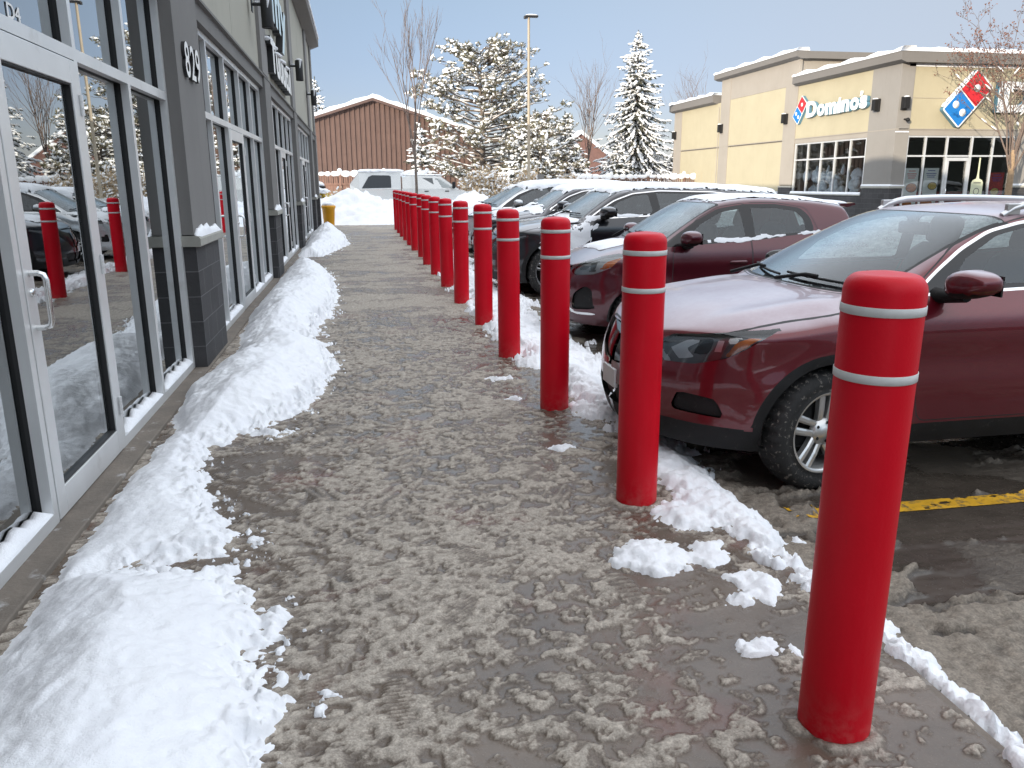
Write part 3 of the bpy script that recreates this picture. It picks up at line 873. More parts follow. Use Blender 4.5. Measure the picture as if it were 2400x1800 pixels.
    return root, sh, obs

def lamp_inside(lens, sh, ids, N, p, key):
    """reflectors behind the headlight lens"""
    vs = sorted({v for i in ids for v in sh.F[i]}); mpv = {v: a for a, v in enumerate(vs)}
    S = Shell(sh.P[vs] - N[vs] * .03, sh.Q[vs], [tuple(mpv[v] for v in sh.F[i]) for i in ids])
    N2 = N[vs]
    fs = []
    for nm, pts, mt in p['lampin']:
        f = lambda Q, q=pts: poly_sdf(q, Q[:, 3], Q[:, 2]); S.cut(f); fs.append((f, mt))
    C = S.centroids(); mi = np.zeros(len(S.F), int); ms = [p.get('lampbase', M['lamp_grey'])]
    for f, mt in fs:
        if mt not in ms: ms.append(mt)
        mi[f(C) < 0] = ms.index(mt)
    o = mesh_obj('lamp_reflector', S.P, S.F, ms, lens, mi, True)
    return o

def car_snow(root, sh, p, res):
    """ragged snow lying on roof, bonnet and ledges; thicker away from its edges"""
    for nm, f0, th, seed in p['snow']:
        S = Shell(sh.P.copy(), sh.Q.copy(), list(sh.F)); Nn = sh.normals()
        # only keep upward faces in the region
        C = S.centroids(); 
        keep = f0(C) < .06
        Nz = np.array([Nn[list(f)].mean(axis=0)[2] for f in S.F]); keep &= Nz > (.35 if th > .02 else -.3)
        S.F = [f for f, k in zip(S.F, keep) if k]
        def ff(Q): 
            if nm in ('s', 'q'): return f0(Q) + .30 * (fbm(Q[:, 0] * 7 + seed, Q[:, 2] * 7 + Q[:, 1] * 3, octv=5, seed=seed, gain=.65) - .5) + .22 * (fbm(Q[:, 0] * 26, Q[:, 2] * 26, octv=3, seed=seed + 5) - .5)
            am = 1. if th > .02 else (1.5 if nm in ('s', 'q') else .45)
            return f0(Q) + am * (.16 * (fbm(Q[:, 0] * 3.2 + seed, Q[:, 1] * 3.2 + Q[:, 2] * 4, octv=5, seed=seed) - .5) + .07 * (fbm(Q[:, 0] * 19, Q[:, 1] * 19 + Q[:, 2] * 19, octv=3, seed=seed + 5) - .5))
        S.cut(ff)
        C = S.centroids(); S.F = [f for f, d in zip(S.F, ff(C)) if d < 0]
        if not S.F: continue
        vs = sorted({v for f in S.F for v in f}); mpv = {v: a for a, v in enumerate(vs)}
        P = S.P[vs]; Q = S.Q[vs]; d = np.clip(-ff(Q), 0, 1)
        nrm = S.normals()[vs]
        h = th * np.sqrt(np.clip(d / .12, 0, 1)) * (.55 + .9 * fbm(Q[:, 0] * 2.3, Q[:, 1] * 2.3, octv=5, seed=seed + 9)) + .003
        up = nrm * .5 + np.array([0, 0, .5]); V = P + up * h[:, None]
        mesh_obj('snow_cover', V, [tuple(mpv[v] for v in f) for f in S.F], M['snow_soft'], root, None, True)
# ---- car definitions (metres, x from the nose, z from the asphalt)
XO = {}
cross = dict(L=4.14, W=.87, wr=.32, rim=.215, fw=.90, rw=3.40, sill=.235, gap=.045, soft=9, wo=.0,
  hood=[(0, .73), (.05, .80), (.15, .86), (.35, .912), (.7, .965), (1.0, .997), (1.4, 1.005), (3.4, 1.0), (4.14, .92)], hc=.075, bulge=(.60, .10, .02),
  ws=(1.0, .985, 1.90, 1.405), wk=.34, wsy=(.67, .575),
  roof=[(1.6, 1.385), (2.0, 1.425), (2.5, 1.445), (3.1, 1.43), (3.8, 1.37)], rc=.035,
  rear=(3.66, 1.38, 4.06, .98), rk=.2,
  prof=[(.18, .80), (.26, .835), (.38, .862), (.55, .868), (.68, .858), (.80, .862), (.88, .848), (.96, .80), (1.02, .765), (1.2, .68), (1.4, .565), (1.6, .45)],
  nose=(.78, 2.5, .52), tail=(.45, 2.6, .5), xf=[(.15, .10), (.28, .03), (.42, .0), (.6, .01), (.72, .05), (.85, .12), (1.0, .16)], xr=[(.15, .1), (.4, .0), (.7, .0), (.95, .08), (1.4, .1)],
  dlo=[(1.385, 1.01), (1.52, 1.11), (1.69, 1.215), (1.88, 1.30), (2.1, 1.345), (2.5, 1.36), (2.9, 1.345), (3.25, 1.29), (3.5, 1.19), (3.42, 1.10), (2.4, 1.035)],
  wins=[[(1.58, 1.045), (1.70, 1.175), (1.92, 1.285), (2.12, 1.325), (2.3, 1.335), (2.34, 1.05)], [(2.44, 1.055), (2.40, 1.335), (2.9, 1.325), (3.18, 1.265), (3.32, 1.18), (3.24, 1.10)]],
  doors=[[(1.39, .36), (1.335, .62), (1.34, .95), (1.40, 1.06), (1.66, 1.24), (1.9, 1.33), (2.12, 1.375), (2.39, 1.39), (2.41, .36)], [(2.42, .36), (2.40, 1.39), (2.9, 1.375), (3.3, 1.3), (3.5, 1.12), (3.42, .82), (3.12, .60), (3.0, .36)]],
  clad=(.052, .345, .02), bonnet=(1.0, [(0, .73), (.3, .825), (.6, .878), (1.0, .925), (1.36, .985)], .03, .2),
  regions=[('headlight', [(-.42, 0.714), (-.33, 0.659), (.0, 0.669), (.24, 0.714), (.40, 0.779), (.57, 0.862), (.42, 0.856), (.10, 0.832), (-.30, 0.796)], .02, 's'),
           ('lower_intake', [(-.16, .42), (-.10, .52), (.10, .51), (.20, .50), (.27, .405)], .02, 's'),
           ('grille', [(-1.6, .57), (-.72, .57), (-.55, .66), (-.46, .775), (-1.6, .755)], .02, 's'),
           ('bumper_grille', [(-1.6, .33), (-.62, .33), (-.5, .38), (-.55, .45), (-1.6, .45)], .02, 's')],
  inset={'lower_intake': .02, 'grille': .015, 'bumper_grille': .03},
  lampin=[('a', [(-.28, 0.734), (-.16, 0.789), (-.02, 0.794), (-.14, 0.744), (-.03, 0.699), (-.17, 0.684)], M['lamp_silver']),
          ('b', [(-.37, 0.724), (-.31, 0.699), (-.22, 0.669), (-.27, 0.654), (-.4, 0.704)], M['lamp_silver']),
          ('c', [(-.05, 0.799), (.08, 0.814), (.08, 0.724), (-.05, 0.714)], M['black_plastic']),
          ('d', [(.20, 0.826), (.30, 0.839), (.29, 0.789), (.21, 0.784)], M['white_sign']),
          ('e', [(.20, 0.709), (.32, 0.734), (.48, 0.839), (.37, 0.839), (.28, 0.789)], M['amber']),
          ('g', [(.13, 0.799), (.165, 0.804), (.175, 0.739), (.14, 0.734)], M['lamp_silver'])],
  steer=.2, fold=1, mir=(1.52, .86, 1.075, .16, .25, .15), seatx=2.0, handles=[(2.28, .86), (3.05, .88)], rails=(2.02, 3.55, .535, .05),
  wipers=((-.60, -.02), (.02, .55)))
cross['mats'] = dict(paint=M['paint_maroon'], trim=M['chrome'], screen=M['windscreen'], glass=[M['side_glass'], M['dark_glass']], rim=M['rim'], far_glass=M['frosted_glass'])
cross['regmats'] = dict(headlight=M['lens'], lower_intake=M['black_plastic'], grille=M['gloss_black'], bumper_grille=M['black_plastic'])

def derive(b, **k):
    q = dict(b); q.update(k); return q
def box_reg(x0, x1, w, bias=0.0):
    return lambda Q: np.where(Q[:, 4] > -.25, np.maximum(np.maximum(x0 - Q[:, 0], Q[:, 0] - x1), np.abs(Q[:, 1]) - w) + bias, .5)
def side_reg(pts, bias=0.0):
    return lambda Q: np.where((Q[:, 4] < .3) & (Q[:, 1] < 0), poly_sdf(pts, Q[:, 0], Q[:, 2]) + bias, .5)
SMALL = dict(seatx=1.55)
hatch = derive(cross, L=3.60, W=.785, wr=.285, rim=.195, fw=.70, rw=3.02, wz=.285, aR=.325, sill=.19, steer=0, fold=0,
  hood=[(0, .70), (.05, .78), (.15, .845), (.35, .905), (.6, .955), (.85, .995), (1.1, 1.0), (2.9, 1.0), (3.6, .92)], hc=.08, bulge=(.50, .12, .015),
  ws=(.80, .995, 1.47, 1.375), wk=.32, wsy=(.62, .52),
  roof=[(1.2, 1.355), (1.6, 1.405), (2.0, 1.43), (2.6, 1.41), (3.3, 1.34)], rear=(3.22, 1.35, 3.5, .98),
  prof=[(.18, .72), (.26, .75), (.38, .775), (.55, .783), (.70, .776), (.78, .780), (.88, .768), (.97, .735), (1.03, .70), (1.2, .632), (1.38, .535), (1.6, .42)],
  nose=(.70, 2.5, .52), tail=(.42, 2.6, .5), dlor=.04, trim=.01,
  dlo=[(.93, .965), (1.07, 1.06), (1.30, 1.20), (1.52, 1.30), (1.8, 1.34), (2.2, 1.34), (2.52, 1.30), (2.62, 1.22), (2.66, 1.08), (1.9, 1.015)],
  wins=[[(1.12, 1.005), (1.32, 1.165), (1.54, 1.275), (1.74, 1.305), (1.78, 1.03)], [(1.90, 1.035), (1.88, 1.31), (2.2, 1.31), (2.46, 1.275), (2.54, 1.2), (2.56, 1.08)]],
  doors=[[(1.05, .33), (1.0, .6), (1.0, .90), (1.06, 1.02), (1.3, 1.22), (1.54, 1.33), (1.82, 1.365), (1.84, .33)], [(1.85, .33), (1.83, 1.365), (2.2, 1.365), (2.6, 1.31), (2.72, 1.1), (2.70, .85), (2.58, .66), (2.48, .33)]],
  clad=None, bonnet=(.82, [(0, .70), (.3, .83), (.6, .90), (.9, .955), (1.2, 1.0)], .03, .2),
  regions=[('headlight', [(-.40, .715), (-.30, .675), (.05, .70), (.30, .765), (.47, .885), (.38, .90), (.05, .865), (-.28, .80)], .02, 's'),
           ('lower_intake', [(-.30, .335), (-.26, .50), (-.05, .585), (.06, .55), (.10, .36)], .02, 's'),
           ('grille', [(-1.6, .62), (-.60, .62), (-.45, .70), (-.42, .755), (-1.6, .73)], .02, 's'),
           ('bumper_trim', [(-.42, .33), (-.24, .285), (.10, .30), (.10, .322), (-.24, .312), (-.40, .36)], .004, 's'),
           ('bumper_grille', [(-1.6, .26), (-.50, .26), (-.40, .34), (-.42, .46), (-1.6, .46)], .02, 's')],
  lampin=[('a', [(-.30, .765), (-.30, .735), (-.12, .745), (-.10, .80)], M['lamp_grey']), ('b', [(-.12, .82), (-.06, .72), (.03, .73), (.0, .845)], M['lamp_grey']),
          ('e', [(.12, .74), (.30, .775), (.44, .875), (.34, .88), (.16, .84)], M['amber'])],
  lampbase=M['lamp_silver'], mir=(1.14, .775, 1.04, .16, .2, .155), seatx=1.5, handles=[(1.68, .80), (2.48, .82)], rails=None, wipers=((-.5, .0), (.02, .5)),
  snow=[('r', box_reg(1.46, 3.1, .50, .045), .022, 3), ('b', box_reg(.25, .86, .42, .10), .02, 5), ('f', side_reg([(1.1, 1.012), (1.8, 1.03), (2.6, 1.09), (2.6, 1.065), (1.8, 1.005), (1.1, .985)], .002), .012, 8)])
def squeeze(p, x0, k):
    """shorten everything behind x0"""
    g = lambda x: x0 + (x - x0) * k if x > x0 else x
    for key in ('hood', 'roof', 'dlo', 'handles'): p[key] = [(g(a), b) for a, b in p[key]]
    for key in ('wins', 'doors'): p[key] = [[(g(a), b) for a, b in q] for q in p[key]]
    a, b, c_, e_ = p['rear']; p['rear'] = (g(a), b, g(c_), e_); p['L'] = g(p['L']); p['rw'] = g(p['rw'])
squeeze(hatch, 1.8, .835)
hatch['regmats'] = dict(cross['regmats'], bumper_trim=M['chrome'])
hatch['mats'] = dict(paint=M['paint_plum'], trim=M['gloss_black'], screen=M['windscreen_ice'], glass=[M['side_glass'], M['side_glass']], rim=M['rim_dark'], far_glass=M['frosted_glass'])
suv = derive(cross, L=4.78, W=.93, wr=.37, rim=.275, fw=.83, rw=3.58, wz=.37, aR=.41, sill=.22, steer=0, fold=0,
  hood=[(0, .78), (.05, .88), (.15, .95), (.35, 1.0), (.7, 1.045), (1.1, 1.09), (1.5, 1.10), (4.0, 1.10), (4.78, 1.0)], hc=.07, bulge=(.60, .13, .02),
  ws=(1.08, 1.085, 1.68, 1.445), wk=.33, wsy=(.72, .60),
  roof=[(1.4, 1.41), (1.9, 1.49), (2.5, 1.525), (3.2, 1.51), (4.4, 1.43)], rear=(4.25, 1.43, 4.62, 1.05),
  prof=[(.18, .86), (.26, .895), (.4, .922), (.58, .928), (.75, .918), (.9, .922), (1.0, .90), (1.06, .865), (1.12, .825), (1.3, .735), (1.5, .61), (1.7, .48)],
  nose=(.82, 2.6, .5), tail=(.48, 2.6, .5),
  dlo=[(1.34, 1.085), (1.5, 1.19), (1.72, 1.315), (2.0, 1.405), (2.4, 1.44), (3.2, 1.42), (3.9, 1.34), (4.08, 1.25), (3.98, 1.2), (2.4, 1.125)],
  wins=[[(1.52, 1.12), (1.76, 1.29), (2.0, 1.375), (2.22, 1.40), (2.26, 1.145)], [(2.38, 1.15), (2.35, 1.41), (2.8, 1.405), (3.2, 1.385), (3.28, 1.19)], [(3.40, 1.2), (3.36, 1.37), (3.8, 1.31), (3.94, 1.25)]],
  doors=[[(1.28, .36), (1.24, .65), (1.26, 1.05), (1.36, 1.14), (1.74, 1.36), (2.0, 1.45), (2.31, 1.475), (2.33, .36)], [(2.34, .36), (2.32, 1.475), (2.9, 1.46), (3.3, 1.4), (3.34, 1.0), (3.2, .75), (3.08, .36)]],
  clad=(.05, .33, .02), bonnet=(1.08, [(0, .78), (.3, .90), (.6, .96), (1.0, 1.02), (1.36, 1.08)], .03, .2),
  regions=[('headlight', [(-.42, .80), (-.30, .76), (.10, .80), (.40, .85), (.40, .875), (.05, .86), (-.30, .85)], .015, 's'),
           ('lower_intake', [(-.24, .40), (-.18, .55), (.02, .50), (.06, .40)], .02, 's'),
           ('grille', [(-1.6, .52), (-.80, .52), (-.50, .70), (-.46, .84), (-1.6, .84)], .02, 's'),
           ('bumper_grille', [(-1.6, .30), (-.62, .30), (-.5, .36), (-.55, .44), (-1.6, .44)], .02, 's')],
  lampin=[('a', [(-.30, .83), (-.30, .78), (.30, .85), (.30, .87)], M['lamp_silver'])],
  mir=(1.54, .915, 1.17, .18, .25, .16), seatx=1.95, handles=[(2.2, .92), (3.1, .93)], rails=None,
  wipers=((-.62, -.02), (.02, .58)), spokes=5,
  snow=[('r', box_reg(1.70, 4.6, .58, -.02), .045, 11), ('w', box_reg(.98, 1.25, .8, .05), .03, 17),
        ('s', side_reg([(.60, .98), (1.2, 1.04), (1.45, 1.0), (1.25, .62), (.95, .45), (.60, .72)], .03), .016, 13), ('t', side_reg([(1.3, 1.13), (1.5, 1.13), (2.25, 1.145), (2.25, 1.12), (1.5, 1.07), (1.28, 1.05)], -.005), .016, 14), ('q', side_reg([(3.3, 1.42), (4.1, 1.36), (4.2, 1.1), (3.9, 1.2), (3.4, 1.3)], .03), .016, 15)])
suv['mats'] = dict(paint=M['paint_black'], trim=M['chrome'], screen=M['windscreen_ice'], glass=[M['dark_glass'], M['dark_glass'], M['dark_glass']], rim=M['rim_dark'])
navy = derive(suv, snow=[('r', box_reg(1.68, 4.6, .60, -.02), .045, 31), ('b', box_reg(.25, 1.1, .6, .04), .03, 32), ('w', box_reg(.95, 1.3, .85, .03), .04, 37)])
navy['mats'] = dict(suv['mats'], paint=M['paint_navy'])
van = derive(suv, L=4.83, W=.94, wr=.32, rim=.22, fw=.86, rw=3.72, wz=.32, aR=.36, clad=None,
  hood=[(0, .72), (.05, .81), (.15, .88), (.35, .94), (.65, .99), (.9, 1.03), (1.2, 1.05), (4.0, 1.05), (4.83, .95)],
  ws=(.74, 1.02, 1.50, 1.485), wk=.3, wsy=(.72, .62), roof=[(1.2, 1.45), (1.7, 1.545), (2.4, 1.59), (3.4, 1.58), (4.6, 1.50)], rear=(4.5, 1.5, 4.76, 1.0),
  dlo=[(.98, 1.03), (1.15, 1.15), (1.4, 1.31), (1.7, 1.42), (2.2, 1.48), (3.4, 1.47), (4.2, 1.42), (4.3, 1.16), (2.4, 1.07)],
  wins=[[(1.24, 1.07), (1.46, 1.27), (1.74, 1.39), (2.1, 1.43), (2.14, 1.09)], [(2.26, 1.095), (2.22, 1.44), (2.8, 1.445), (3.2, 1.44), (3.22, 1.13)], [(3.34, 1.14), (3.32, 1.43), (4.1, 1.38), (4.2, 1.18)]],
  doors=[[(1.12, .34), (1.08, .6), (1.06, .98), (1.18, 1.12), (1.44, 1.33), (1.74, 1.45), (2.18, 1.5), (2.2, .34)], [(2.21, .34), (2.19, 1.5), (3.26, 1.49), (3.28, .34)]],
  bonnet=(.76, [(0, .72), (.3, .86), (.6, .93), (1.0, 1.0), (1.36, 1.03)], .03, .2), mir=(1.34, .925, 1.12, .18, .23, .17), seatx=1.75, handles=[(2.08, .9), (2.4, .92)],
  snow=[('r', box_reg(1.52, 4.7, .64, -.02), .05, 21), ('b', box_reg(.1, .8, .6, .03), .03, 22)])
van['mats'] = dict(paint=M['paint_silver'], trim=M['chrome'], screen=M['windscreen_ice'], glass=[M['dark_glass']] * 3, rim=M['rim'])
far = derive(cross, steer=0, fold=0, wz=.32, snow=[('r', box_reg(1.9, 3.9, .62, -.05), .08, 41), ('b', box_reg(.1, 1.05, .7, -.06), .05, 42)])
far['mats'] = dict(cross['mats'], paint=M['paint_silver'], screen=M['windscreen_ice'])
GR = 'cars parked nose-in along the walkway'
if DO_CARS >= 1:
    c1, s1, o1 = build_car(cross, 'parked_car', 'maroon crossover with silver roof rails, nearest of the parked cars', 'car', (1.40, 4.38, LOT_Z), 1.0, GR)
    pm = MB(); pm.box(-.004, .02, -.11, .11, .42, .53, bev=.004); pm.build('number_plate', M['plate'], c1)
if DO_CARS >= 2:
    hr, hs, _ = build_car(hatch, 'parked_car', 'dark plum hatchback with thin snow on its roof, between two crossovers', 'car', (1.97, 8.13, LOT_Z), .8, GR)
    spm = MB(); spm.prism([(2.86, 1.335), (3.08, 1.35), (3.10, 1.33), (3.0, 1.305)], -.46, .46, 'Y'); spm.build('roof_spoiler', M['paint_plum'], hr)
    spm = MB(); spm.ball((3.0, 0, 1.345), (.10, .44, .03), 0, 16, 8); spm.build('snow_cover', M['snow_soft'], hr)
    build_car(suv, 'parked_car', 'black three-row crossover with snow-plastered front wing, behind the plum hatchback', 'car', (1.80, 11.68, LOT_Z), .75, GR)
    build_car(navy, 'parked_car', 'navy crossover with snow-covered bonnet, between the black crossover and the silver minivan', 'car', (2.08, 15.25, LOT_Z), .55, GR)
    build_car(van, 'parked_car', 'silver minivan with white door mirror and thick snow on its roof', 'car', (2.2, 19.0, LOT_Z), .55, GR)
    build_car(far, 'parked_car', 'car with iced windscreen showing beyond the silver minivan, last in the row', 'car', (2.3, 22.6, LOT_Z), .5, GR)
# ------------------------------------------------------------------ ground, slush and snow
def axis(segs):
    out = []
    for a, b, st in segs:
        n = max(1, int(round((b - a) / st))); out += [a + (b - a) * i / n for i in range(n)]
    return np.array(out + [segs[-1][1]])
def grid_obj(name, xs, ys, hfun, mat, keep=None, attr=None, parent=None, smooth=True):
    X, Y = np.meshgrid(xs, ys); Z, S = hfun(X, Y)
    V = np.stack([X, Y, Z], -1).reshape(-1, 3); ny, nx = X.shape
    idx = np.arange(ny * nx).reshape(ny, nx)
    F = np.stack([idx[:-1, :-1], idx[:-1, 1:], idx[1:, 1:], idx[1:, :-1]], -1).reshape(-1, 4)
    if keep is not None:
        k = keep(V); m = k[F].any(axis=1); F = F[m]
        used = np.unique(F); mp = np.full(len(V), -1); mp[used] = np.arange(len(used)); V = V[used]; F = mp[F]
        S = None if S is None else S.reshape(-1)[used]
    return mesh_obj(name, V, F, mat, parent, None, smooth, None, {'slush': S.reshape(-1)} if S is not None else None)
def warp(X, Y, sc_, amp, seed):
    return X + amp * (fbm(X * sc_, Y * sc_, octv=3, seed=seed) - .5), Y + amp * (fbm(X * sc_, Y * sc_, octv=3, seed=seed + 7) - .5)

def lumps(X, Y, seed):
    """trodden slush: ragged grains and clumps at several sizes"""
    Xw, Yw = warp(X, Y, 9, .06, seed + 1)
    a = .30 * fbm(Xw * 3.4, Yw * 4.0, octv=5, seed=seed, gain=.6) + .70 * fbm(Xw * 17, Yw * 20, octv=5, seed=seed + 40, gain=.66)
    r = 1 - np.abs(fbm(Xw * 24, Yw * 26, octv=4, seed=seed + 3, gain=.62) - .5) * 4
    return a, np.clip(r, 0, 1)
PRINTS = []
_r = random.Random(21)
for i in range(26):
    PRINTS.append((_r.uniform(-.45, 1.0), _r.uniform(1.3, 6.5), _r.uniform(-.5, .5), _r.choice([0, 1])))
def walk_h(X, Y):
    a, r = lumps(X, Y, 3)
    d = .470 + .06 * (fbm(X * 1.3, Y * .9, octv=3, seed=11) - .5) * 2
    # where the slush lies: thick down the middle of the walk, scraped thin by the door and beside the bollards
    d = d + .16 * np.exp(-((X + .72) / .38) ** 2 - ((Y - 4.0) / .75) ** 2) + .085 * sstep(.7, 1.2, X) * (1 - sstep(6, 9, Y))
    d = d + .05 * np.exp(-((X - 1.1) / .35) ** 2 - ((Y - 2.0) / .9) ** 2) + .03 * sstep(7, 12, Y)
    a = a + .085 * (r - .45)
    s = sstep(d - .075, d + .105, a)
    s2 = np.clip(s * (.35 + .80 * r), 0, 1)
    fine = fbm(X * 42, Y * 42, octv=3, seed=31)
    ring = np.zeros_like(X)
    for i in range(16):
        ring = np.maximum(ring, np.exp(-((np.hypot(X - 1.234, Y - 1.7365 - 1.6523 * i) - .115) / .022) ** 2))
    ring = ring * sstep(.40, .58, fbm(X * 11, Y * 11, octv=4, seed=77))
    s2 = np.maximum(s2, ring * .8)
    h = s2 * (.003 + .011 * fbm(X * 21, Y * 21, octv=3, seed=8)) + s * .005 * fine + ring * .008 + .004 * (fbm(X * 3, Y * 3, octv=2, seed=5) - .5)
    for px, py, an, k in PRINTS:      # shoe prints pressed into the slush
        c, sn = math.cos(an), math.sin(an); m = (np.abs(X - px) < .25) & (np.abs(Y - py) < .25)
        if not m.any(): continue
        u = (X[m] - px) * c + (Y[m] - py) * sn; v = -(X[m] - px) * sn + (Y[m] - py) * c
        e = sstep(1.1, .8, np.hypot(u / .05, v / .135))
        rid = .5 + .5 * np.sin(v * 2 * math.pi / .017 + (u * 40 if k else 0))
        h[m] = h[m] * (1 - .75 * e) + e * (.004 + .005 * rid); s2[m] = s2[m] * (1 - .6 * e) + e * .42 * rid
    sl = s2 + .25 * (1 - sstep(-.62, -.45, X)) * sstep(2.0, 1.2, Y)
    far_ = sstep(7, 11, Y)
    st = fbm(X * 1.6, Y * 2.6, octv=6, seed=14, gain=.6); st2 = sstep(.44, .62, st)
    sl = sl * (1 - far_ * .55) + far_ * (.08 + .85 * st2 * (.45 + .55 * r))
    # whiter crusts near the drifts
    w = sstep(.55, .66, fbm(X * 2.2, Y * 1.4, octv=5, seed=19)) * far_ * .9 * (.4 + .6 * s)
    return h * (1 - far_ * .35), np.clip(sl + w, 0, 1.4)
ysw = axis([(-3, .8, .08), (.8, 2.2, .0085), (2.2, 3.4, .011), (3.4, 5.2, .015), (5.2, 8, .022), (8, 13, .035), (13, 20, .06), (20, 30.1, .1)])
tag(grid_obj('walkway', axis([(-1.42, -.9, .03), (-.9, 1.60, .011)]), ysw, walk_h, M['walkway']), kind='structure')
kb = MB(); kb.box(1.60, 1.63, -3, 30.1, -.3, -.005); tag(kb.build('kerb', M['concrete']), kind='structure')

# ---- asphalt of the car park
def lot_h(X, Y):
    Xw, Yw = warp(X, Y, 2, .25, 40)
    a = .5 * fbm(Xw * 3.2, Yw * 4.6, octv=6, seed=41, gain=.6) + .5 * fbm(Xw * 9, Yw * 13, octv=5, seed=141, gain=.62)
    r = 1 - np.abs(fbm(Xw * 8, Yw * 9, octv=5, seed=43, gain=.6) - .5) * 4
    n0 = fbm(X * .7, Y * .9, octv=3, seed=44)
    # driven-in ruts run in and out of the bays (along x)
    rut = fbm(X * .8, Y * 9.0, octv=5, seed=45, gain=.6)
    bank = np.exp(-((X - 1.85) / .28) ** 2) * .10
    d = .50 - bank + .12 * np.exp(-((Y - 2.95) / .55) ** 2) * sstep(1.9, 2.4, X) + .16 * np.exp(-((Y - 4.4) / .85) ** 2) * sstep(1.8, 2.1, X) - .06 * np.exp(-((Y - 1.9) / .5) ** 2)
    d = d + .1 * np.exp(-((Y - 8.1) / .9) ** 2) - .05 * (n0 - .5)
    s = sstep(d - .03, d + .09, .6 * a + .4 * rut)
    s2 = np.clip(s * (.5 + .7 * np.clip(r, 0, 1)), 0, 1)
    fine = fbm(X * 30, Y * 30, octv=3, seed=47)
    h = s2 * (.014 + .03 * fbm(X * 9, Y * 9, octv=3, seed=48)) + s * .008 * fine + .012 * (rut - .5) + .004 * fine
    ice = sstep(.56, .64, fbm(X * 1.5, Y * 1.9, octv=3, seed=52)) * .3
    return LOT_Z + h, np.clip(s2 * .95 + ice * (1 - s2), 0, 1)
tag(grid_obj('car_park', axis([(1.63, 4.3, .014), (4.3, 7, .06), (7, 19.6, .3), (19.6, 70, 2)]), axis([(-60, -4, 2), (-4, .8, .3), (.8, 4.2, .013), (4.2, 8, .03), (8, 14, .05), (14, 30, .12)]), lot_h, M['lot']), kind='structure')
# ---- unseen dark ridge added behind the camera to darken car reflections
def added_ridge_h(X, Y):
    n = fbm(X * .09, Y * .09, octv=5, seed=301, gain=.6); m = fbm(X * .6, Y * .6, octv=4, seed=302)
    return np.where((Y < -61) & (Y > -89), LOT_Z + (4.2 + 4.5 * n + 2.2 * m) * np.clip(np.minimum(Y + 89, -61 - Y) / 3, 0, 1), LOT_Z - .5), None
tag(grid_obj('added_dark_ridge', axis([(-60, 160, 1.2)]), axis([(-90, -60, 1.0)]), added_ridge_h, M['needle']), kind='structure')
# ---- the wide white ground beyond
def far_h(X, Y):
    n = fbm(X * .12, Y * .12, octv=4, seed=61)
    edge = sstep(30, 31.5, Y); side = sstep(15, 26, np.abs(X - 4))
    return LOT_Z - .12 + .06 * (n - .5) + .10 * edge + .25 * sstep(40, 60, Y), None
tag(grid_obj('snow_field', axis([(-1500, -200, 260), (-200, -40, 20), (-40, 60, 1.0), (60, 220, 20), (220, 1500, 256)]), axis([(-400, -40, 60), (-40, 26, 3), (26, 60, .8), (60, 200, 12), (200, 2000, 300)]), far_h, M['snow_bank']), kind='structure')

# ---- yellow bay line
def line_obj(x0, x1, y0, y1, slope):
    xs = np.linspace(x0, x1, int((x1 - x0) / .014)); ys = np.linspace(y0, y1, 14)
    X, Y = np.meshgrid(xs, ys); Yr = Y + slope * (X - x0)
    n = fbm(X * 16, Yr * 26, octv=5, seed=71, gain=.6); e = np.minimum(Y - y0, y1 - Y); lead = sstep(x0, x0 + .35, X)
    Z, S = lot_h(X, Yr)
    V = np.stack([X, Yr, Z + .004], -1).reshape(-1, 3); ok = ((n + .9 * np.clip(e, 0, .03) / .03 * .12 + .10 * lead) > .46) & (S < .6)
    idx = np.arange(X.size).reshape(X.shape)
    F = np.stack([idx[:-1, :-1], idx[:-1, 1:], idx[1:, 1:], idx[1:, :-1]], -1).reshape(-1, 4)
    F = F[ok.reshape(-1)[F].sum(axis=1) >= 3]
    return mesh_obj('painted_line', V, F, M['yellow'], None, None, True)
tag(line_obj(1.74, 7.5, 3.228, 3.340, -.020), kind='structure')

# ---- snow drifts against the shop fronts
def poly_h(poly, X, Y, namp, nsc, seed):
    d = -poly_sdf(poly, X, Y)
    d = d + namp * (fbm(X * nsc, Y * nsc, octv=5, seed=seed, gain=.6) - .5) * 2
    return d
D_NEAR = [(-1.22, -1.5), (-.34, -1.5), (-.22, .5), (-.20, 1.4), (-.28, 1.9), (-.25, 2.1), (-.36, 2.38), (-.32, 2.6), (-.50, 2.88), (-.56, 3.02), (-.90, 3.10), (-1.25, 3.06)]
D_SMALL = [(-1.22, 2.92), (-1.0, 3.06), (-.50, 3.16), (-.58, 3.40), (-.72, 3.62), (-.80, 3.93), (-.86, 4.28), (-.90, 4.70), (-1.05, 5.0), (-1.20, 4.9), (-1.25, 4.05)]
D_BIG = [(-1.18, 4.5), (-.98, 4.32), (-.80, 4.62), (-.72, 4.74), (-.52, 4.66), (-.46, 4.80), (-.60, 4.92), (-.42, 5.17), (-.28, 5.74), (-.20, 6.65), (-.34, 7.62), (-.62, 7.74), (-.42, 8.0), (-.44, 8.6), (-.33, 9.2), (-.28, 10.9), (-.42, 13.2), (-.70, 15.1), (-1.3, 16.6), (-1.3, 9.0), (-1.20, 7.6), (-1.20, 6.9), (-1.33, 5.9), (-1.25, 5.0)]
D_FAR = [(-1.33, 17.1), (-.76, 17.1), (-.25, 20.2), (-.40, 24.0), (-.9, 28.0), (-1.3, 29.0), (-1.36, 22)]
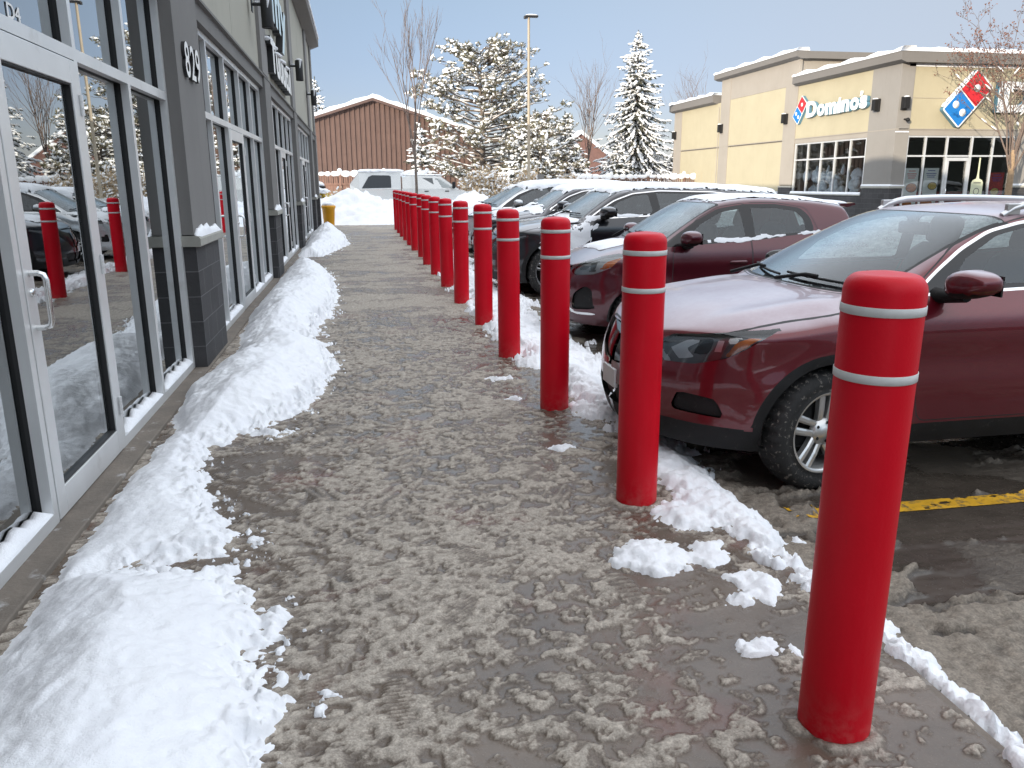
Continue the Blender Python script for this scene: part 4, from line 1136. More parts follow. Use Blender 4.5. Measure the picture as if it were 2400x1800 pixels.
def drift_h(X, Y):
    fine = fbm(X * 34, Y * 34, octv=3, seed=81); H = np.full(X.shape, -.05)
    grain = fbm(X * 30, Y * 30, octv=4, seed=180, gain=.68); chunk = fbm(X * 12, Y * 12, octv=4, seed=181, gain=.62)
    for poly, top, wd, seed, am in ((D_NEAR, .22, .50, 82, .05), (D_SMALL, .085, .24, 83, .05), (D_BIG, .23, .42, 84, .05), (D_FAR, .28, .5, 85, .07)):
        d = poly_h(poly, X, Y, am, 5.0, seed)
        if poly is D_NEAR: top_ = top * (.72 + .28 * sstep(2.9, 1.5, Y))
        elif poly is D_BIG:
            d = d - .025; top_ = top * (1 - .42 * np.exp(-((Y - 7.75) / .35) ** 2) + .2 * np.exp(-((Y - 9.5) / 2) ** 2)) * (.5 + .5 * sstep(4.6, 5.5, Y))
        elif poly is D_FAR: top_ = top * (.8 + .5 * np.exp(-((Y - 23) / 4) ** 2))
        else: top_ = top
        # the street side thins out into grains and crumbs, the wall side stays soft
        street = sstep(-1.12, -.95, X)
        d2 = d + street * (.085 * (grain - .5) + .075 * (chunk - .5)) * np.exp(-(np.clip(d, 0, 1) / .16) ** 2)
        t = np.clip(d2 / wd, -.4, 1)
        prof = np.where(t > 0, (1 - (1 - np.clip(t, 0, 1)) ** 1.7) * (.35 + .65 * sstep(.0, .30, t)), t)
        big = .70 + .6 * fbm(X * 2.1, Y * 1.6, octv=5, seed=seed + 20, gain=.55)
        rim = np.exp(-((d - .06) / .10) ** 2) * street
        crumb = rim * (np.clip(chunk - .44, -.06, .16) * .11 + np.clip(grain - .42, -.08, .16) * .055)
        # loose crumbs thrown a little way out over the paving
        out = street * np.exp(-((d + .05) / .07) ** 2) * sstep(.60, .68, .55 * grain + .45 * chunk) * .022
        h = np.maximum(top_ * prof * big + np.where(d2 > 0, crumb + .010 * (fine - .5), 0) - .004, np.where(out > .004, out, -.05))
        H = np.maximum(H, h)
    # trodden path to the door, pressed grey
    H = np.where(H > 0, H * (1 - .3 * np.exp(-((Y - 3.13 - .12 * (X + .9)) / .07) ** 2) * sstep(-1.2, -.9, X)), H)
    return H, None
tag(grid_obj('snow_drift', axis([(-1.37, -1.1, .014), (-1.1, .05, .0105)]), axis([(-1.5, .9, .05), (.9, 3.3, .0095), (3.3, 6, .013), (6, 10, .022), (10, 17, .045), (17, 29.2, .08)]), drift_h, M['snow'], keep=lambda V: V[:, 2] > -.002), kind='stuff')

# ---- snow left along the kerb and in patches round the bollards
KP = [(1.63, 1.30), (1.70, 1.55), (1.72, 1.8), (1.69, 2.1), (1.66, 2.4), (1.68, 2.7), (1.74, 3.1), (1.78, 3.5), (1.74, 4.0), (1.72, 4.4)]
def kerb_h(X, Y):
    xc = 1.64 + .05 * np.sin(Y * 1.3) + .03 * np.sin(Y * 3.1 + 1) + .06 * (fbm(X * 0 + .5, Y * 1.2, octv=3, seed=93) - .5)
    wl = .085 + .19 * fbm(X * 0 + 2.5, Y * 1.6, octv=4, seed=94) + .16 * sstep(5, 7, Y) * (1 - sstep(11, 16, Y))
    wr = .11 + .18 * fbm(X * 0 + 7.5, Y * 1.7, octv=4, seed=95) + .25 * sstep(5, 8, Y)
    wl = wl + .10 * np.exp(-((Y - 2.55) / .25) ** 2)
    gap = sstep(.30, .40, fbm(X * 0 + 3.1, Y * .9, octv=3, seed=96) + .10 * sstep(2.2, 4, Y) + .02)
    d = np.where(X < xc, (X - xc) / wl, (xc - X) / wr) + 1
    kn = fbm(X * 8, Y * 8, octv=6, seed=97, gain=.68); kg = fbm(X * 27, Y * 27, octv=4, seed=197, gain=.68)
    d = d * .13 + .115 * (kn - .5) * 2 + .05 * (kg - .5) - .10 * (1 - gap)
    for (px, py, rx, ry) in ((1.10, 2.80, .17, .15), (1.33, 2.78, .10, .11), (1.40, 2.48, .09, .13), (1.30, 2.42, .06, .05), (1.22, 2.12, .075, .05), (1.31, 2.08, .04, .03), (1.38, 3.15, .14, .16), (1.42, 4.9, .10, .22), (1.38, 6.35, .16, .16), (1.42, 8.0, .12, .2), (1.4, 9.9, .14, .2), (1.03, 5.3, .07, .04), (1.0, 5.9, .09, .04), (1.08, 4.2, .06, .05)):
        e = (1 - np.hypot((X - px) / rx, (Y - py) / ry)) * min(rx, ry) * .55 + .035 * (fbm(X * 14, Y * 14, octv=5, seed=98, gain=.66) - .5) * 2
        d = np.maximum(d, e)
    t = np.clip(d / .07, -1, 1)
    th = .016 + .045 * fbm(X * 6, Y * 6, octv=5, seed=99, gain=.6) + .035 * sstep(3.6, 6, Y)
    h = np.where(t > 0, th * np.clip(t, 0, 1) ** .8, t * .08) + np.where(t > 0, .045 * np.clip(kg - .42, -.06, .2) + .06 * np.clip(kn - .46, -.05, .15), 0)
    base = np.where(X < 1.62, .0, np.maximum(LOT_Z + .01, -(X - 1.62) * .55))
    return base + h, np.where(t > 0, 1., 0.)
ko = grid_obj('kerb_snow', axis([(.86, 2.35, .012)]), axis([(.9, 3.4, .012), (3.4, 6, .016), (6, 12, .035), (12, 29.5, .08)]), kerb_h, M['snow'])
# drop everything that did not get snow
me = ko.data; bm = bmesh.new(); bm.from_mesh(me); lay = bm.verts.layers.float['slush']
bmesh.ops.delete(bm, geom=[f for f in bm.faces if all(v[lay] < .5 for v in f.verts)], context='FACES'); bm.to_mesh(me); bm.free()
tag(ko, kind='stuff')

# ---- ploughed snow bank across the end of the walk
def bank_h(X, Y):
    c = .46 * np.exp(-((X - .1) / 1.7) ** 2) + .55 * np.exp(-((X - 4.6) / 1.1) ** 2) + .25 * np.exp(-((X + 3) / 2.2) ** 2) + .50
    yc = 33.2 + .6 * np.sin(X * .9)
    d = (Y - 30.25) / 2.4; prof = np.where(Y < yc, sstep(0, 1.05, d) ** .8, 1 - .75 * sstep(yc, yc + 3.2, Y))
    rough = fbm(X * 1.1, Y * 1.1, octv=6, seed=111, gain=.58) - .5; lump = np.abs(fbm(X * 2.6, Y * 2.6, octv=4, seed=113) - .5)
    h = c * prof * (1 + .55 * rough) + .30 * rough * prof + .55 * lump * prof
    return LOT_Z + .02 + h - .05 * (1 - sstep(30.2, 30.4, Y)), None
tag(grid_obj('snow_bank', axis([(-9, 24, .09)]), axis([(30.15, 37, .085)]), bank_h, M['snow_bank']), kind='stuff')
# ------------------------------------------------------------------ bollards
def make_bollard():
    t = thing('bollard', None, 'bollard', (0, 0, 0), 0, 'red bollards along the kerb')
    R_ = .095; Hh = 1.262
    prof = [(R_, -.06), (R_, Hh - .05)]
    for k in range(1, 9):
        a = math.pi / 2 * k / 8; prof.append((R_ - .034 + .034 * math.cos(a), Hh - .050 + .042 * math.sin(a)))
    prof += [(R_ - .05, Hh - .0055), (R_ - .07, Hh - .003), (.001, Hh - .001)]
    m = MB(); m.lathe(prof, 48); m.build('post_sleeve', M['bollard'], t)
    for z0, z1 in ((1.160, 1.182), (.998, 1.020)):
        b = MB(); b.lathe([(R_ + .0005, z0), (R_ + .0022, z0 + .001), (R_ + .0022, z1 - .001), (R_ + .0005, z1)], 48); b.build('reflective_band', M['band'], t)
    return t
BL = ['red bollard nearest the viewer, in front of the maroon crossover\'s front door',
      'red bollard standing before the headlight of the maroon crossover, second from the viewer',
      'red bollard third from the viewer, covering the nose of the plum hatchback',
      'red bollard fourth from the viewer, left of the black crossover\'s front wheel',
      'red bollard fifth from the viewer, at the nose of the black crossover',
      'red bollard sixth from the viewer, just left of the black crossover']
words = ['seventh', 'eighth', 'ninth', 'tenth', 'eleventh', 'twelfth', 'thirteenth', 'fourteenth', 'fifteenth', 'sixteenth']
BL += [f'red bollard {w} from the viewer along the walkway' for w in words]
proto = make_bollard()
for i in range(16):
    o = proto if i == 0 else copy_tree(proto)
    yy_ = 1.7365 + 1.6523 * i
    o.location = (1.234 + (.03 if i in (4, 9) else 0) - .006 * (i > 12), yy_, 0)
    o.rotation_euler = (_r.uniform(-.008, .008) * (i > 0), _r.uniform(-.008, .008) * (i > 0) + (.010 if i == 0 else 0), _r.uniform(0, 6))
    o['label'] = BL[i]

# ------------------------------------------------------------------ the strip of shops on the left
shop = thing('shop_building', 'grey strip of shops with aluminium shopfronts and charcoal block piers, numbered 829', 'building', (-1.36, 5, 0))
OX, OY = -1.36, 5.0
def part(mb, name, mat, parent=None):
    mb.V = [(x - OX, y - OY, z) for x, y, z in mb.V]
    return mb.build(name, mat, parent or shop)
XF, XG, XP = -1.36, -1.425, -1.262         # frame face, glass, pier face
PIERS = [(.25, 1.42), (6.70, 7.74), (13.12, 13.98), (19.16, 20.02), (25.72, 26.6), (28.7, 29.3)]
BAYS = [(1.42, 6.70, [2.50, 3.56, 4.635, 5.63], 1), (7.74, 13.12, [8.62, 9.72, 10.86, 11.95], 1), (13.98, 19.16, [15.0, 16.05, 17.1, 18.1], 1), (20.02, 25.72, [21.1, 22.2, 23.3, 24.5], 1)]
TR0, TR1, HD = 2.075, 2.135, 2.86
# upper walls
w = MB(); w.box(-1.58, -1.300, -8, 29.3, HD + .006, 3.02); part(w, 'header_wall', M['stucco_dark'])
w = MB()
w.prism([(-1.56, 3.02), (-1.262, 3.02), (-1.262, 3.045), (-1.31, 3.085), (-1.56, 3.085)], -8, 29.33, 'Y'); part(w, 'string_band', M['stucco_dark'])
w = MB()
for y0, y1 in ((-8, .25), (1.42, 6.70), (7.74, 13.12), (13.98, 19.16), (20.02, 25.72), (26.6, 28.7)):
    n = 2 if y1 - y0 > 4 else 1
    for k in range(n):
        a = y0 + (y1 - y0) * k / n; b = y0 + (y1 - y0) * (k + 1) / n
        w.box(-1.58, -1.335, a + .006 * (k > 0), b - .006 * (k < n - 1), 3.085, 4.35); w.box(-1.58, -1.335, a + .006 * (k > 0), b - .006 * (k < n - 1), 4.362, 5.82)
w.box(-1.60, -1.45, -8, 29.3, 3.085, 5.8)
part(w, 'upper_wall', M['stucco_beige'])
for y0, y1 in PIERS:
    m = MB(); m.box(-1.58, -1.285, y0, y1, 3.086, 5.82); part(m, 'pilaster', M['stucco_pilaster'])
    m = MB(); m.box(-1.60, XP - .008, y0, y1, 1.085, 3.019); p_ = part(m, 'pier', M['stucco_dark'])
    m = MB(); m.box(-1.60, XP, y0 - .002, y1 + .002, -.1, .995); part(m, 'pier_base', M['block'])
    m = MB(); m.prism([(-1.60, .996), (XP + .038, .996), (XP + .045, 1.003), (XP + .045, 1.055), (XP + .03, 1.075), (-1.60, 1.083)], y0 - .035, y1 + .035, 'Y'); part(m, 'pier_cap', M['cap_stone'])
    rr = random.Random(int(y0 * 10))
    if 5 < y0 < 27:
        m = MB(); ys = np.linspace(y0 - .01 + rr.uniform(0, .25), y1 + .02, 14); V = []; F = []
        for i, y in enumerate(ys):
            e = min(1, min(i, 13 - i) / 2.); h = (.035 + .05 * rr.random()) * e ** .5
            for x, z in ((XP - .01, 1.081), (XP - .008, 1.081 + h * .8), (XP + .012, 1.077 + h), (XP + .03, 1.072 + h * .55), (XP + .036, 1.066)): V.append((x, y, z))
        for i in range(13):
            for k in range(4): F.append((i * 5 + k, i * 5 + k + 1, i * 5 + k + 6, i * 5 + k + 5))
        m.add(V, F, 0, True); part(m, 'cap_snow', M['snow'])
# parapet with a deep sheltering cornice at the far end
m = MB(); m.prism([(-1.60, 5.82), (-1.30, 5.82), (-1.02, 5.93), (-1.02, 6.16), (-1.60, 6.16)], 20.0, 29.5, 'Y'); m.prism([(-1.60, 5.82), (-1.30, 5.82), (-1.02, 5.93), (-1.02, 6.16), (-1.60, 6.16)], 8.0, 19.98, 'Y'); part(m, 'cornice', M['fascia'])
m = MB(); m.box(-6, -1.36, -8, 7.75, 5.83, 7.0); part(m, 'tower_wall', M['stucco_pilaster'])
m = MB(); m.box(-6.2, -1.05, -8.2, 7.95, 7.0, 7.3); part(m, 'cornice', M['fascia'])
m = MB(); m.prism([(-1.60, 6.162), (-1.0, 6.162), (-.99, 6.20), (-1.03, 6.25), (-1.60, 6.29)], 8.0, 29.5, 'Y'); part(m, 'parapet_snow', M['snow'])
m = MB(); m.box(-14, -1.60, -8, 29.3, 5.6, 5.9); m.box(-14, -1.6, -8, 29.3, 5.9, 6.0); part(m, 'roof', M['fascia'])
m = MB(); m.box(-14, -13.8, -8, 29.3, -.1, 6.25); m.box(-13.8, -1.6, 29.08, 29.3, -.1, 6.15); m.box(-13.8, -1.6, -8, -7.8, -.1, 6.15); m.box(-1.6, -1.3, -8, .25, -.1, 3.0); m.box(-1.6, -1.37, 26.6, 28.7, -.1, 2.86); part(m, 'side_wall', M['stucco_dark'])
m = MB(); m.box(-7.6, -7.45, -7.8, 29.08, 0, 3.4); m.box(-7.45, -1.6, -7.8, 29.08, 3.3, 3.4); part(m, 'inner_wall', M['inner_dark'])
for y in (7.22, 13.5, 19.6, 25.9):
    m = MB(); m.box(-7.45, -1.62, y - .06, y + .06, .0, 3.3); part(m, 'party_wall', M['inner_dark'])
m = MB(); m.box(-7.45, -1.6, -7.8, 29.08, -.1, 0.0); part(m, 'shop_floor', M['inner_floor'])
m = MB(); m.box(-1.60, -1.245, -3, 29.3, -.1, .028, bev=.006); part(m, 'foundation_strip', M['concrete'])
# shopfront framing: slim bright nose in front, dark thermal break behind
def bar(m, y0, y1, z0, z1):
    m.box(XF - .045, XF, y0, y1, z0, z1, 0); m.box(XG - .03, XF - .045, y0 + .004, y1 - .004, z0 + .004, z1 - .004, 1)
MU = .026
for bi, (y0, y1, mull, di) in enumerate(BAYS):
    ed = [y0 + .005] + mull + [y1 - .005]
    m = MB()
    for k, y in enumerate(ed):
        a = y - MU if 0 < k < len(ed) - 1 else (y if k == 0 else y - .055); b = y + MU if 0 < k < len(ed) - 1 else (y + .055 if k == 0 else y)
        bar(m, a, b, .03, HD)
    dl, dr = mull[di] + MU, mull[di + 1] - MU
    spans = [(ed[k] + (MU if k else .055), ed[k + 1] - (MU if k + 1 < len(ed) - 1 else .055)) for k in range(len(ed) - 1)]
    for k, (a, b) in enumerate(spans):
        bar(m, a, b, TR0, TR1); bar(m, a, b, HD - .055, HD)
        if k != di + 1: bar(m, a, b, .03, .085)
    fr = part(m, 'window', [M['alu'], M['gasket']])
    g = MB()
    for k, (a, b) in enumerate(spans):
        for z0, z1 in ((.085, TR0), (TR1, HD - .055)):
            if k == di + 1 and z0 < 1: continue
            g.add([(XG, a - .01, z0 - .01), (XG, b + .01, z0 - .01), (XG, b + .01, z1 + .01), (XG, a - .01, z1 + .01)], [(0, 1, 2, 3)])
    part(g, 'pane', M['glass'], fr)
    # snow on the sills
    rr = random.Random(bi + 40)
    for k, (a, b) in enumerate(spans):
        if k == di + 1: continue
        s = MB(); n = max(6, int((b - a) / .05)); V = []; F = []
        L0 = rr.uniform(0, .12)
        for i in range(n + 1):
            y = a + L0 + (b - a - L0) * i / n; h = (.018 + .03 * rr.random()) * min(1, i / 2., (n - i) / 1.5 + .2)
            V += [(XG + .004, y, .086), (XG + .006, y, .088 + h * 1.2), (XF - .03, y, .087 + h), (XF - .006, y, .086 + h * .5), (XF - .001, y, .084)]
        for i in range(n):
            for q in range(4): F.append((i * 5 + q, i * 5 + q + 1, i * 5 + q + 6, i * 5 + q + 5))
        s.add(V, F, 0, True); part(s, 'sill_snow', M['snow'], fr)
    # door leaf
    a, b = dl + .006, dr - .006; XD = XF + .004; d = MB()
    def leaf(p0, p1, z0, z1): d.box(XD - .045, XD, p0, p1, z0, z1, 0, bev=.003)
    leaf(a, a + .10, .035, TR0 - .006); leaf(b - .085, b, .035, TR0 - .006); leaf(a + .10, b - .085, .035, .16); leaf(a + .10, b - .085, TR0 - .12, TR0 - .006)
    d.box(XD - .058, XD - .046, a + .09, b - .075, .15, TR0 - .11, 1) if False else None
    do = part(d, 'door', [M['alu'], M['gasket']])
    g = MB()
    for q0, q1, z0, z1 in ((a + .10, a + .108, .16, TR0 - .12), (b - .093, b - .085, .16, TR0 - .12), (a + .108, b - .093, .16, .168), (a + .108, b - .093, TR0 - .128, TR0 - .12)): g.box(XD - .04, XD - .008, q0, q1, z0, z1)
    part(g, 'glazing_seal', M['gasket'], do)
    g = MB(); x = XD - .028; g.add([(x, a + .108, .168), (x, b - .093, .168), (x, b - .093, TR0 - .128), (x, a + .108, TR0 - .128)], [(0, 1, 2, 3)]); part(g, 'pane', M['glass'], do)
    hy = a + .055; h = MB(); z0, z1 = .885, 1.115; o_ = .062
    pts = [(XD, hy, z0)]
    h.tube([(XD - .01, hy, z0), (XD + o_ - .03, hy, z0), (XD + o_ - .008, hy, z0 + .008), (XD + o_, hy, z0 + .03), (XD + o_, hy, z1 - .03), (XD + o_ - .008, hy, z1 - .008), (XD + o_ - .03, hy, z1), (XD - .01, hy, z1)], .0125, 12)
    part(h, 'door_handle', M['steel'], do)
    k_ = MB(); k_.lathe([(.001, .012), (.014, .012), (.017, .006), (.018, 0)], 20, 0, Matrix.Translation((XD, a + .05, 1.035)) @ Matrix.Rotation(math.pi / 2, 4, 'Y')); k_.box(XD + .0122, XD + .0128, a + .0485, a + .0515, 1.028, 1.042); part(k_, 'lock', M['steel'], do)
    for hz in (.28, 1.06, 1.86):
        h = MB(); 
        h.tube([(XF + .010, b + .006, hz - .05), (XF + .010, b + .006, hz - .018)], .011, 10); h.tube([(XF + .010, b + .006, hz - .016), (XF + .010, b + .006, hz + .016)], .011, 10); h.tube([(XF + .010, b + .006, hz + .018), (XF + .010, b + .006, hz + .05)], .011, 10)
        h.box(XF - .001, XF + .004, b - .03, b + .035, hz - .05, hz + .05); part(h, 'hinge', M['alu'], do)

# ------------------------------------------------------------------ lettering
def text_mesh(txt, size, ext, off=0., shear=0., res=5):
    cu = bpy.data.curves.new('lettering', 'FONT'); cu.body = txt; cu.size = size; cu.extrude = ext; cu.offset = off; cu.shear = shear; cu.resolution_u = res
    o = bpy.data.objects.new('lettering', cu); COL.objects.link(o)
    dg = bpy.context.evaluated_depsgraph_get(); me = bpy.data.meshes.new_from_object(o.evaluated_get(dg))
    V = [v.co.copy() for v in me.vertices]; F = [tuple(p.vertices) for p in me.polygons]; Nz = [p.normal.z for p in me.polygons]
    bpy.data.objects.remove(o); bpy.data.curves.remove(cu); bpy.data.meshes.remove(me)
    return V, F, [0 if n > .5 else 1 for n in Nz]
def put_text(name, txt, size, ext, mtx, mats, parent=None, off=0., shear=0., fit=None):
    V, F, mi = text_mesh(txt, size, ext, off, shear)
    x0 = min(v.x for v in V); x1 = max(v.x for v in V); y0 = min(v.y for v in V)
    s = (fit / (x1 - x0)) if fit else 1.
    V = [mtx @ Vector(((v.x - x0) * s, v.y - y0, v.z)) for v in V]
    o = mesh_obj(name, V, F, mats, parent, mi); return o
def face_x(x, y, z, sgn=1):
    """letters that read when looking towards -X (sgn 1) on a wall facing +X, or towards +X (sgn -1)"""
    return Matrix(((0, 0, sgn, x), (sgn, 0, 0, y), (0, 1, 0, z), (0, 0, 0, 1)))
def face_y(x, y, z): return Matrix(((1, 0, 0, x), (0, 0, -1, y), (0, 1, 0, z), (0, 0, 0, 1)))
num = thing('house_number', 'white raised house number 829 on the dark grey pier', 'number sign', (XP, 7.05, 2.28))
yy_ = 0
for ch, y in (('8', -.14), ('2', .08), ('9', .29)):
    put_text('digit', ch, .365, .014, face_x(.006, y, 0.0 + (.0)), [M['white_sign'], M['black_metal']], num, .004, fit=.175)
put = put_text('unit_number', 'D4', .09, .0006, face_x(XG + .004, 4.012, 2.163), [M['white_sign'], M['white_sign']], None, .001, fit=.145)
tag(put, 'white unit number D4 on the glass above the first shop door', 'number sign')
# stickers on the first door
def sticker(name, y0, y1, z0, z1, mats, label):
    m = MB(); m.box(XF - .0215, XF - .021, y0, y1, z0, z1, 0); h = z1 - z0
    m.box(XF - .0209, XF - .0205, y0 + .006, y1 - .006, z0 + h * .55, z1 - h * .12, 1); m.box(XF - .0209, XF - .0205, y0 + .006, y1 - .02, z0 + h * .15, z0 + h * .3, 1)
    tag(m.build(name, mats), label, 'sticker')
sticker('sticker', 3.693, 3.737, 1.220, 1.296, [M['blue_ink'], M['white_sign']], 'blue-edged white card sticker on the first door glass, highest of three')
sticker('sticker', 3.693, 3.740, 1.132, 1.172, [M['blue_ink'], M['white_sign']], 'small solid blue sticker on the first door glass, just above its handle')
m = MB(); m.box(XF - .0215, XF - .021, 3.693, 3.737, 1.176, 1.205); stk = m.build('sticker', M['white_sign']); tag(stk, 'small white sticker with dark letters on the first door glass, between two blue ones', 'sticker')
put_text('lettering', 'EX', .02, .0003, face_x(XF - .0206, 3.697, 1.184), [M['blue_ink'], M['blue_ink']], stk, 0, fit=.026)
# hours lettering, dark
sg = thing('shop_sign', 'white raised shop lettering in two lines above the third shopfront', 'sign', (-1.335, 15.6, 3.30))
put_text('lettering', 'ffly', 1.15, .06, face_x(.07, -1.2, .50), [M['ice_blue'], M['black_metal']], sg, .03, fit=3.0)
put_text('lettering', 'Tuuutul', .66, .06, face_x(.07, -1.75, -.10), [M['white_sign'], M['black_metal']], sg, .03, fit=3.9)
m = MB()
for k in range(14):
    y = -1.70 + k * .28; m.ball((.07, y, .37 + .03 * math.sin(k * 2.1)), (.075, .12, .04), 0, 8, 5)
m.build('sign_snow', M['snow'], sg)
# wall lamps: black cylinders on a short arm
LAMP_L = ['black cylinder wall lamp with snow on top, nearest on the left building', 'black cylinder wall lamp on the left building, middle one of three', 'black cylinder wall lamp on the left building, farthest of three']
def make_lamp(lab, loc, s=1):
    t = thing('wall_lamp', lab, 'wall lamp', loc, 0, 'cylinder lamps on the left building')
    m = MB(); m.lathe([(.001, 0.01), (.066, .012), (.072, .0), (.076, 0), (.08, .012), (.08, .40), (.074, .415), (.001, .415)], 28); m.build('lamp_shade', M['black_metal'], t)
    a = MB(); a.tube([(-.19, 0, .30), (-.06, 0, .30)], .022, 10); a.box(-.20, -.183, -.06, .06, .2, .4, bev=.004); a.build('arm', M['black_metal'], t)
    g = MB(); g.lathe([(.001, .018), (.058, .018), (.066, .014)], 24); g.build('lens', M['lens'], t)
    s_ = MB(); s_.ball((0, 0, .42), (.07, .07, .035), 0, 14, 6); s_.ball((-.12, 0, .33), (.05, .018, .02), 0, 10, 5); s_.tube([(.035, -.068, .42), (.03, -.08, .33), (.02, -.083, .25)], [.03, .018, .006], 8); s_.build('snow_cap', M['snow'], t)
    return t
for lab, y in zip(LAMP_L, (12.35, 19.0, 25.2)): make_lamp(lab, (-1.095, y, {12.35: 3.56, 19.0: 3.64, 25.2: 3.68}[y]))
# ------------------------------------------------------------------ the corner building across the car park
PX, PY = 19.68, 27.75
pz = thing('restaurant_building', 'cream and grey pizza restaurant with snow-topped parapets across the car park', 'building', (PX, PY, 0))
def pp(mb, name, mat, parent=None):
    mb.V = [(x - PX, y - PY, z) for x, y, z in mb.V]; return mb.build(name, mat, parent or pz)
Z0 = -.12
# walls: body set back, pilasters and panels proud of it
m = MB(); m.box(PX + .10, PX + 9, PY + .10, PY + 7.3, 3.2, 5.62); m.box(PX + .10, PX + 9, PY + 15.1, PY + 22, Z0, 5.6)
m.box(PX + .10, PX + 9, PY + 7.3, PY + 15.1, Z0, 6.75)
m.box(PX + 8.8, PX + 9, PY + .3, PY + 7.3, Z0, 5.6); m.box(PX + .3, PX + 8.8, PY + 6.9, PY + 7.3, Z0, 3.2); pp(m, 'core_wall', M['stucco_taupe'])
def pan(name, x0, x1, y0, y1, z0, z1, mat): 
    k = MB(); k.box(x0, x1, y0, y1, z0, z1); return pp(k, name, mat)
# left face (x = PX)
for y0, y1, zt_ in ((0.0, 1.70, 5.62), (7.18, 8.28, 6.75), (14.05, 15.15, 6.75), (20.6, 21.7, 5.62)):
    y0 += PY; y1 += PY
    if y0 == PY: continue
    pan('pilaster', PX - .0, PX + .12, y0, y1, 3.335, zt_, M['stucco_taupe']); pan('pilaster', PX, PX + .12, y0, y1, 1.30, 3.30, M['stucco_taupe'])
k = MB(); k.box(PX, PX + .5, PY, PY + 1.72, 3.335, 5.62); k.box(PX + .5, PX + .55, PY, PY + .5, 3.335, 5.62); pp(k, 'corner_pier', M['stucco_grey'])
k = MB(); k.box(PX, PX + .55, PY, PY + 1.72, 1.31, 3.30); pp(k, 'corner_pier', M['stucco_grey'])
pan('wall_panel', PX + .03, PX + .12, PY + 1.72, PY + 7.18, 3.335, 5.62, M['stucco_cream'])
pan('wall_panel', PX + .03, PX + .12, PY + 8.28, PY + 14.05, 3.335, 5.66, M['stucco_cream']); pan('wall_panel', PX + .02, PX + .12, PY + 8.28, PY + 14.05, 5.665, 6.75, M['stucco_taupe'])
pan('wall_panel', PX + .03, PX + .12, PY + 8.28, PY + 14.05, .9, 3.24, M['stucco_cream'])
pan('wall_panel', PX + .03, PX + .12, PY + 15.15, PY + 20.6, 3.335, 5.62, M['stucco_cream']); pan('wall_panel', PX + .03, PX + .12, PY + 15.15, PY + 20.6, Z0, 3.24, M['stucco_cream'])
k = MB(); k.box(PX + .02, PX + .14, PY + 1.72, PY + 7.18, 3.11, 3.30); k.box(PX - .004, PX + .12, PY, PY + 21.7, 3.30, 3.335); pp(k, 'string_band', M['stucco_taupe'])
# painted-over door and conduit on the far bay
k = MB(); k.box(PX + .015, PX + .03, PY + 15.9, PY + 17.0, Z0, 2.1); k.box(PX + .012, PX + .03, PY + 17.3, PY + 18.6, Z0, 2.0); pp(k, 'service_door', M['stucco_cream'])
k = MB(); k.tube([(PX + .01, PY + 15.35, .3), (PX + .01, PY + 15.35, 5.4)], .03, 8); pp(k, 'downpipe', M['stucco_taupe'])
# block base with stone cap
k = MB(); k.box(PX - .03, PX + .35, PY - .03, PY + 8.3, Z0, 1.18 - .30); k.box(PX - .03, PX + .5, PY - .03, PY + 1.75, .88, 1.18); k.box(PX - .03, PX + .35, PY + 7.15, PY + 8.3, .88, 1.18); pp(k, 'block_base', M['block'])
k = MB(); k.box(PX - .05, PX + .58, PY - .05, PY + 1.77, 1.185, 1.26); k.box(PX - .05, PX + .12, PY + 7.13, PY + 8.3, 1.185, 1.26); k.box(PX - .06, PX + .1, PY + 1.75, PY + 7.15, .885, .93); pp(k, 'stone_cap', M['cap_stone'])
def ledge(y0, y1, z, x0=PX - .05, x1=PX + .06, h=.05):
    k = MB(); k.prism([(x0, z), (x1, z), (x1, z + h), (x0 + .03, z + h), (x0, z + h * .6)], y0, y1, 'Y'); pp(k, 'ledge_snow', M['snow'])
ledge(PY - .04, PY + 1.76, 1.262, h=.07); ledge(PY + 1.77, PY + 7.12, .932, PX - .06, h=.09); ledge(PY + 8.3, PY + 14.05, .78, PX - .35, PX + .05, h=.22)
k = MB(); k.prism([(PX - .04, 1.263), (PX + .57, 1.263), (PX + .57, 1.31), (PX, 1.325)], PY - .05, PY - .005, 'Y'); pp(k, 'ledge_snow', M['snow'])
# parapets
def parapet(y0, y1, zb_, zt_, x1=PX + 9, yr=False):
    k = MB(); k.prism([(PX + .3, zb_ - .06), (PX - .05, zb_ - .06), (PX - .28, zb_ + .02), (PX - .28, zt_), (PX + .3, zt_)], y0, y1, 'Y'); pp(k, 'parapet', M['fascia'])
    k = MB(); n = 40; V = []; F = []; rr = random.Random(int(y0))
    for i in range(n + 1):
        y = y0 - .02 + (y1 - y0 + .04) * i / n; h = .13 + .04 * math.sin(i * .7 + y0) + .02 * rr.random()
        V += [(PX - .30, y, zt_ + .003), (PX - .31, y, zt_ + h * .5), (PX - .24, y, zt_ + h), (PX + .25, y, zt_ + h * 1.1), (PX + .32, y, zt_ + .003)]
    for i in range(n):
        for q in range(4): F.append((i * 5 + q, i * 5 + q + 1, i * 5 + q + 6, i * 5 + q + 5))
    F += [(0, 1, 2, 3, 4), tuple(range(n * 5, n * 5 + 5))[::-1]]
    k.add(V, F, 0, True); pp(k, 'parapet_snow', M['snow'])
parapet(PY - .28, PY + 7.25, 5.66, 5.97); parapet(PY + 7.0, PY + 15.6, 6.80, 7.06); parapet(PY + 15.62, PY + 22.0, 5.66, 6.05)
k = MB(); k.box(PX + .3, PX + 9, PY + 7.0, PY + 7.30, 6.75, 7.05); pp(k, 'parapet', M['fascia']); k = MB(); k.prism([(PX + .3, 5.6), (PX + 9.3, 5.6), (PX + 9.3, 5.97), (PX + .3, 5.97)], PY - .28, PY - .02, 'Y'); pp(k, 'parapet', M['fascia'])
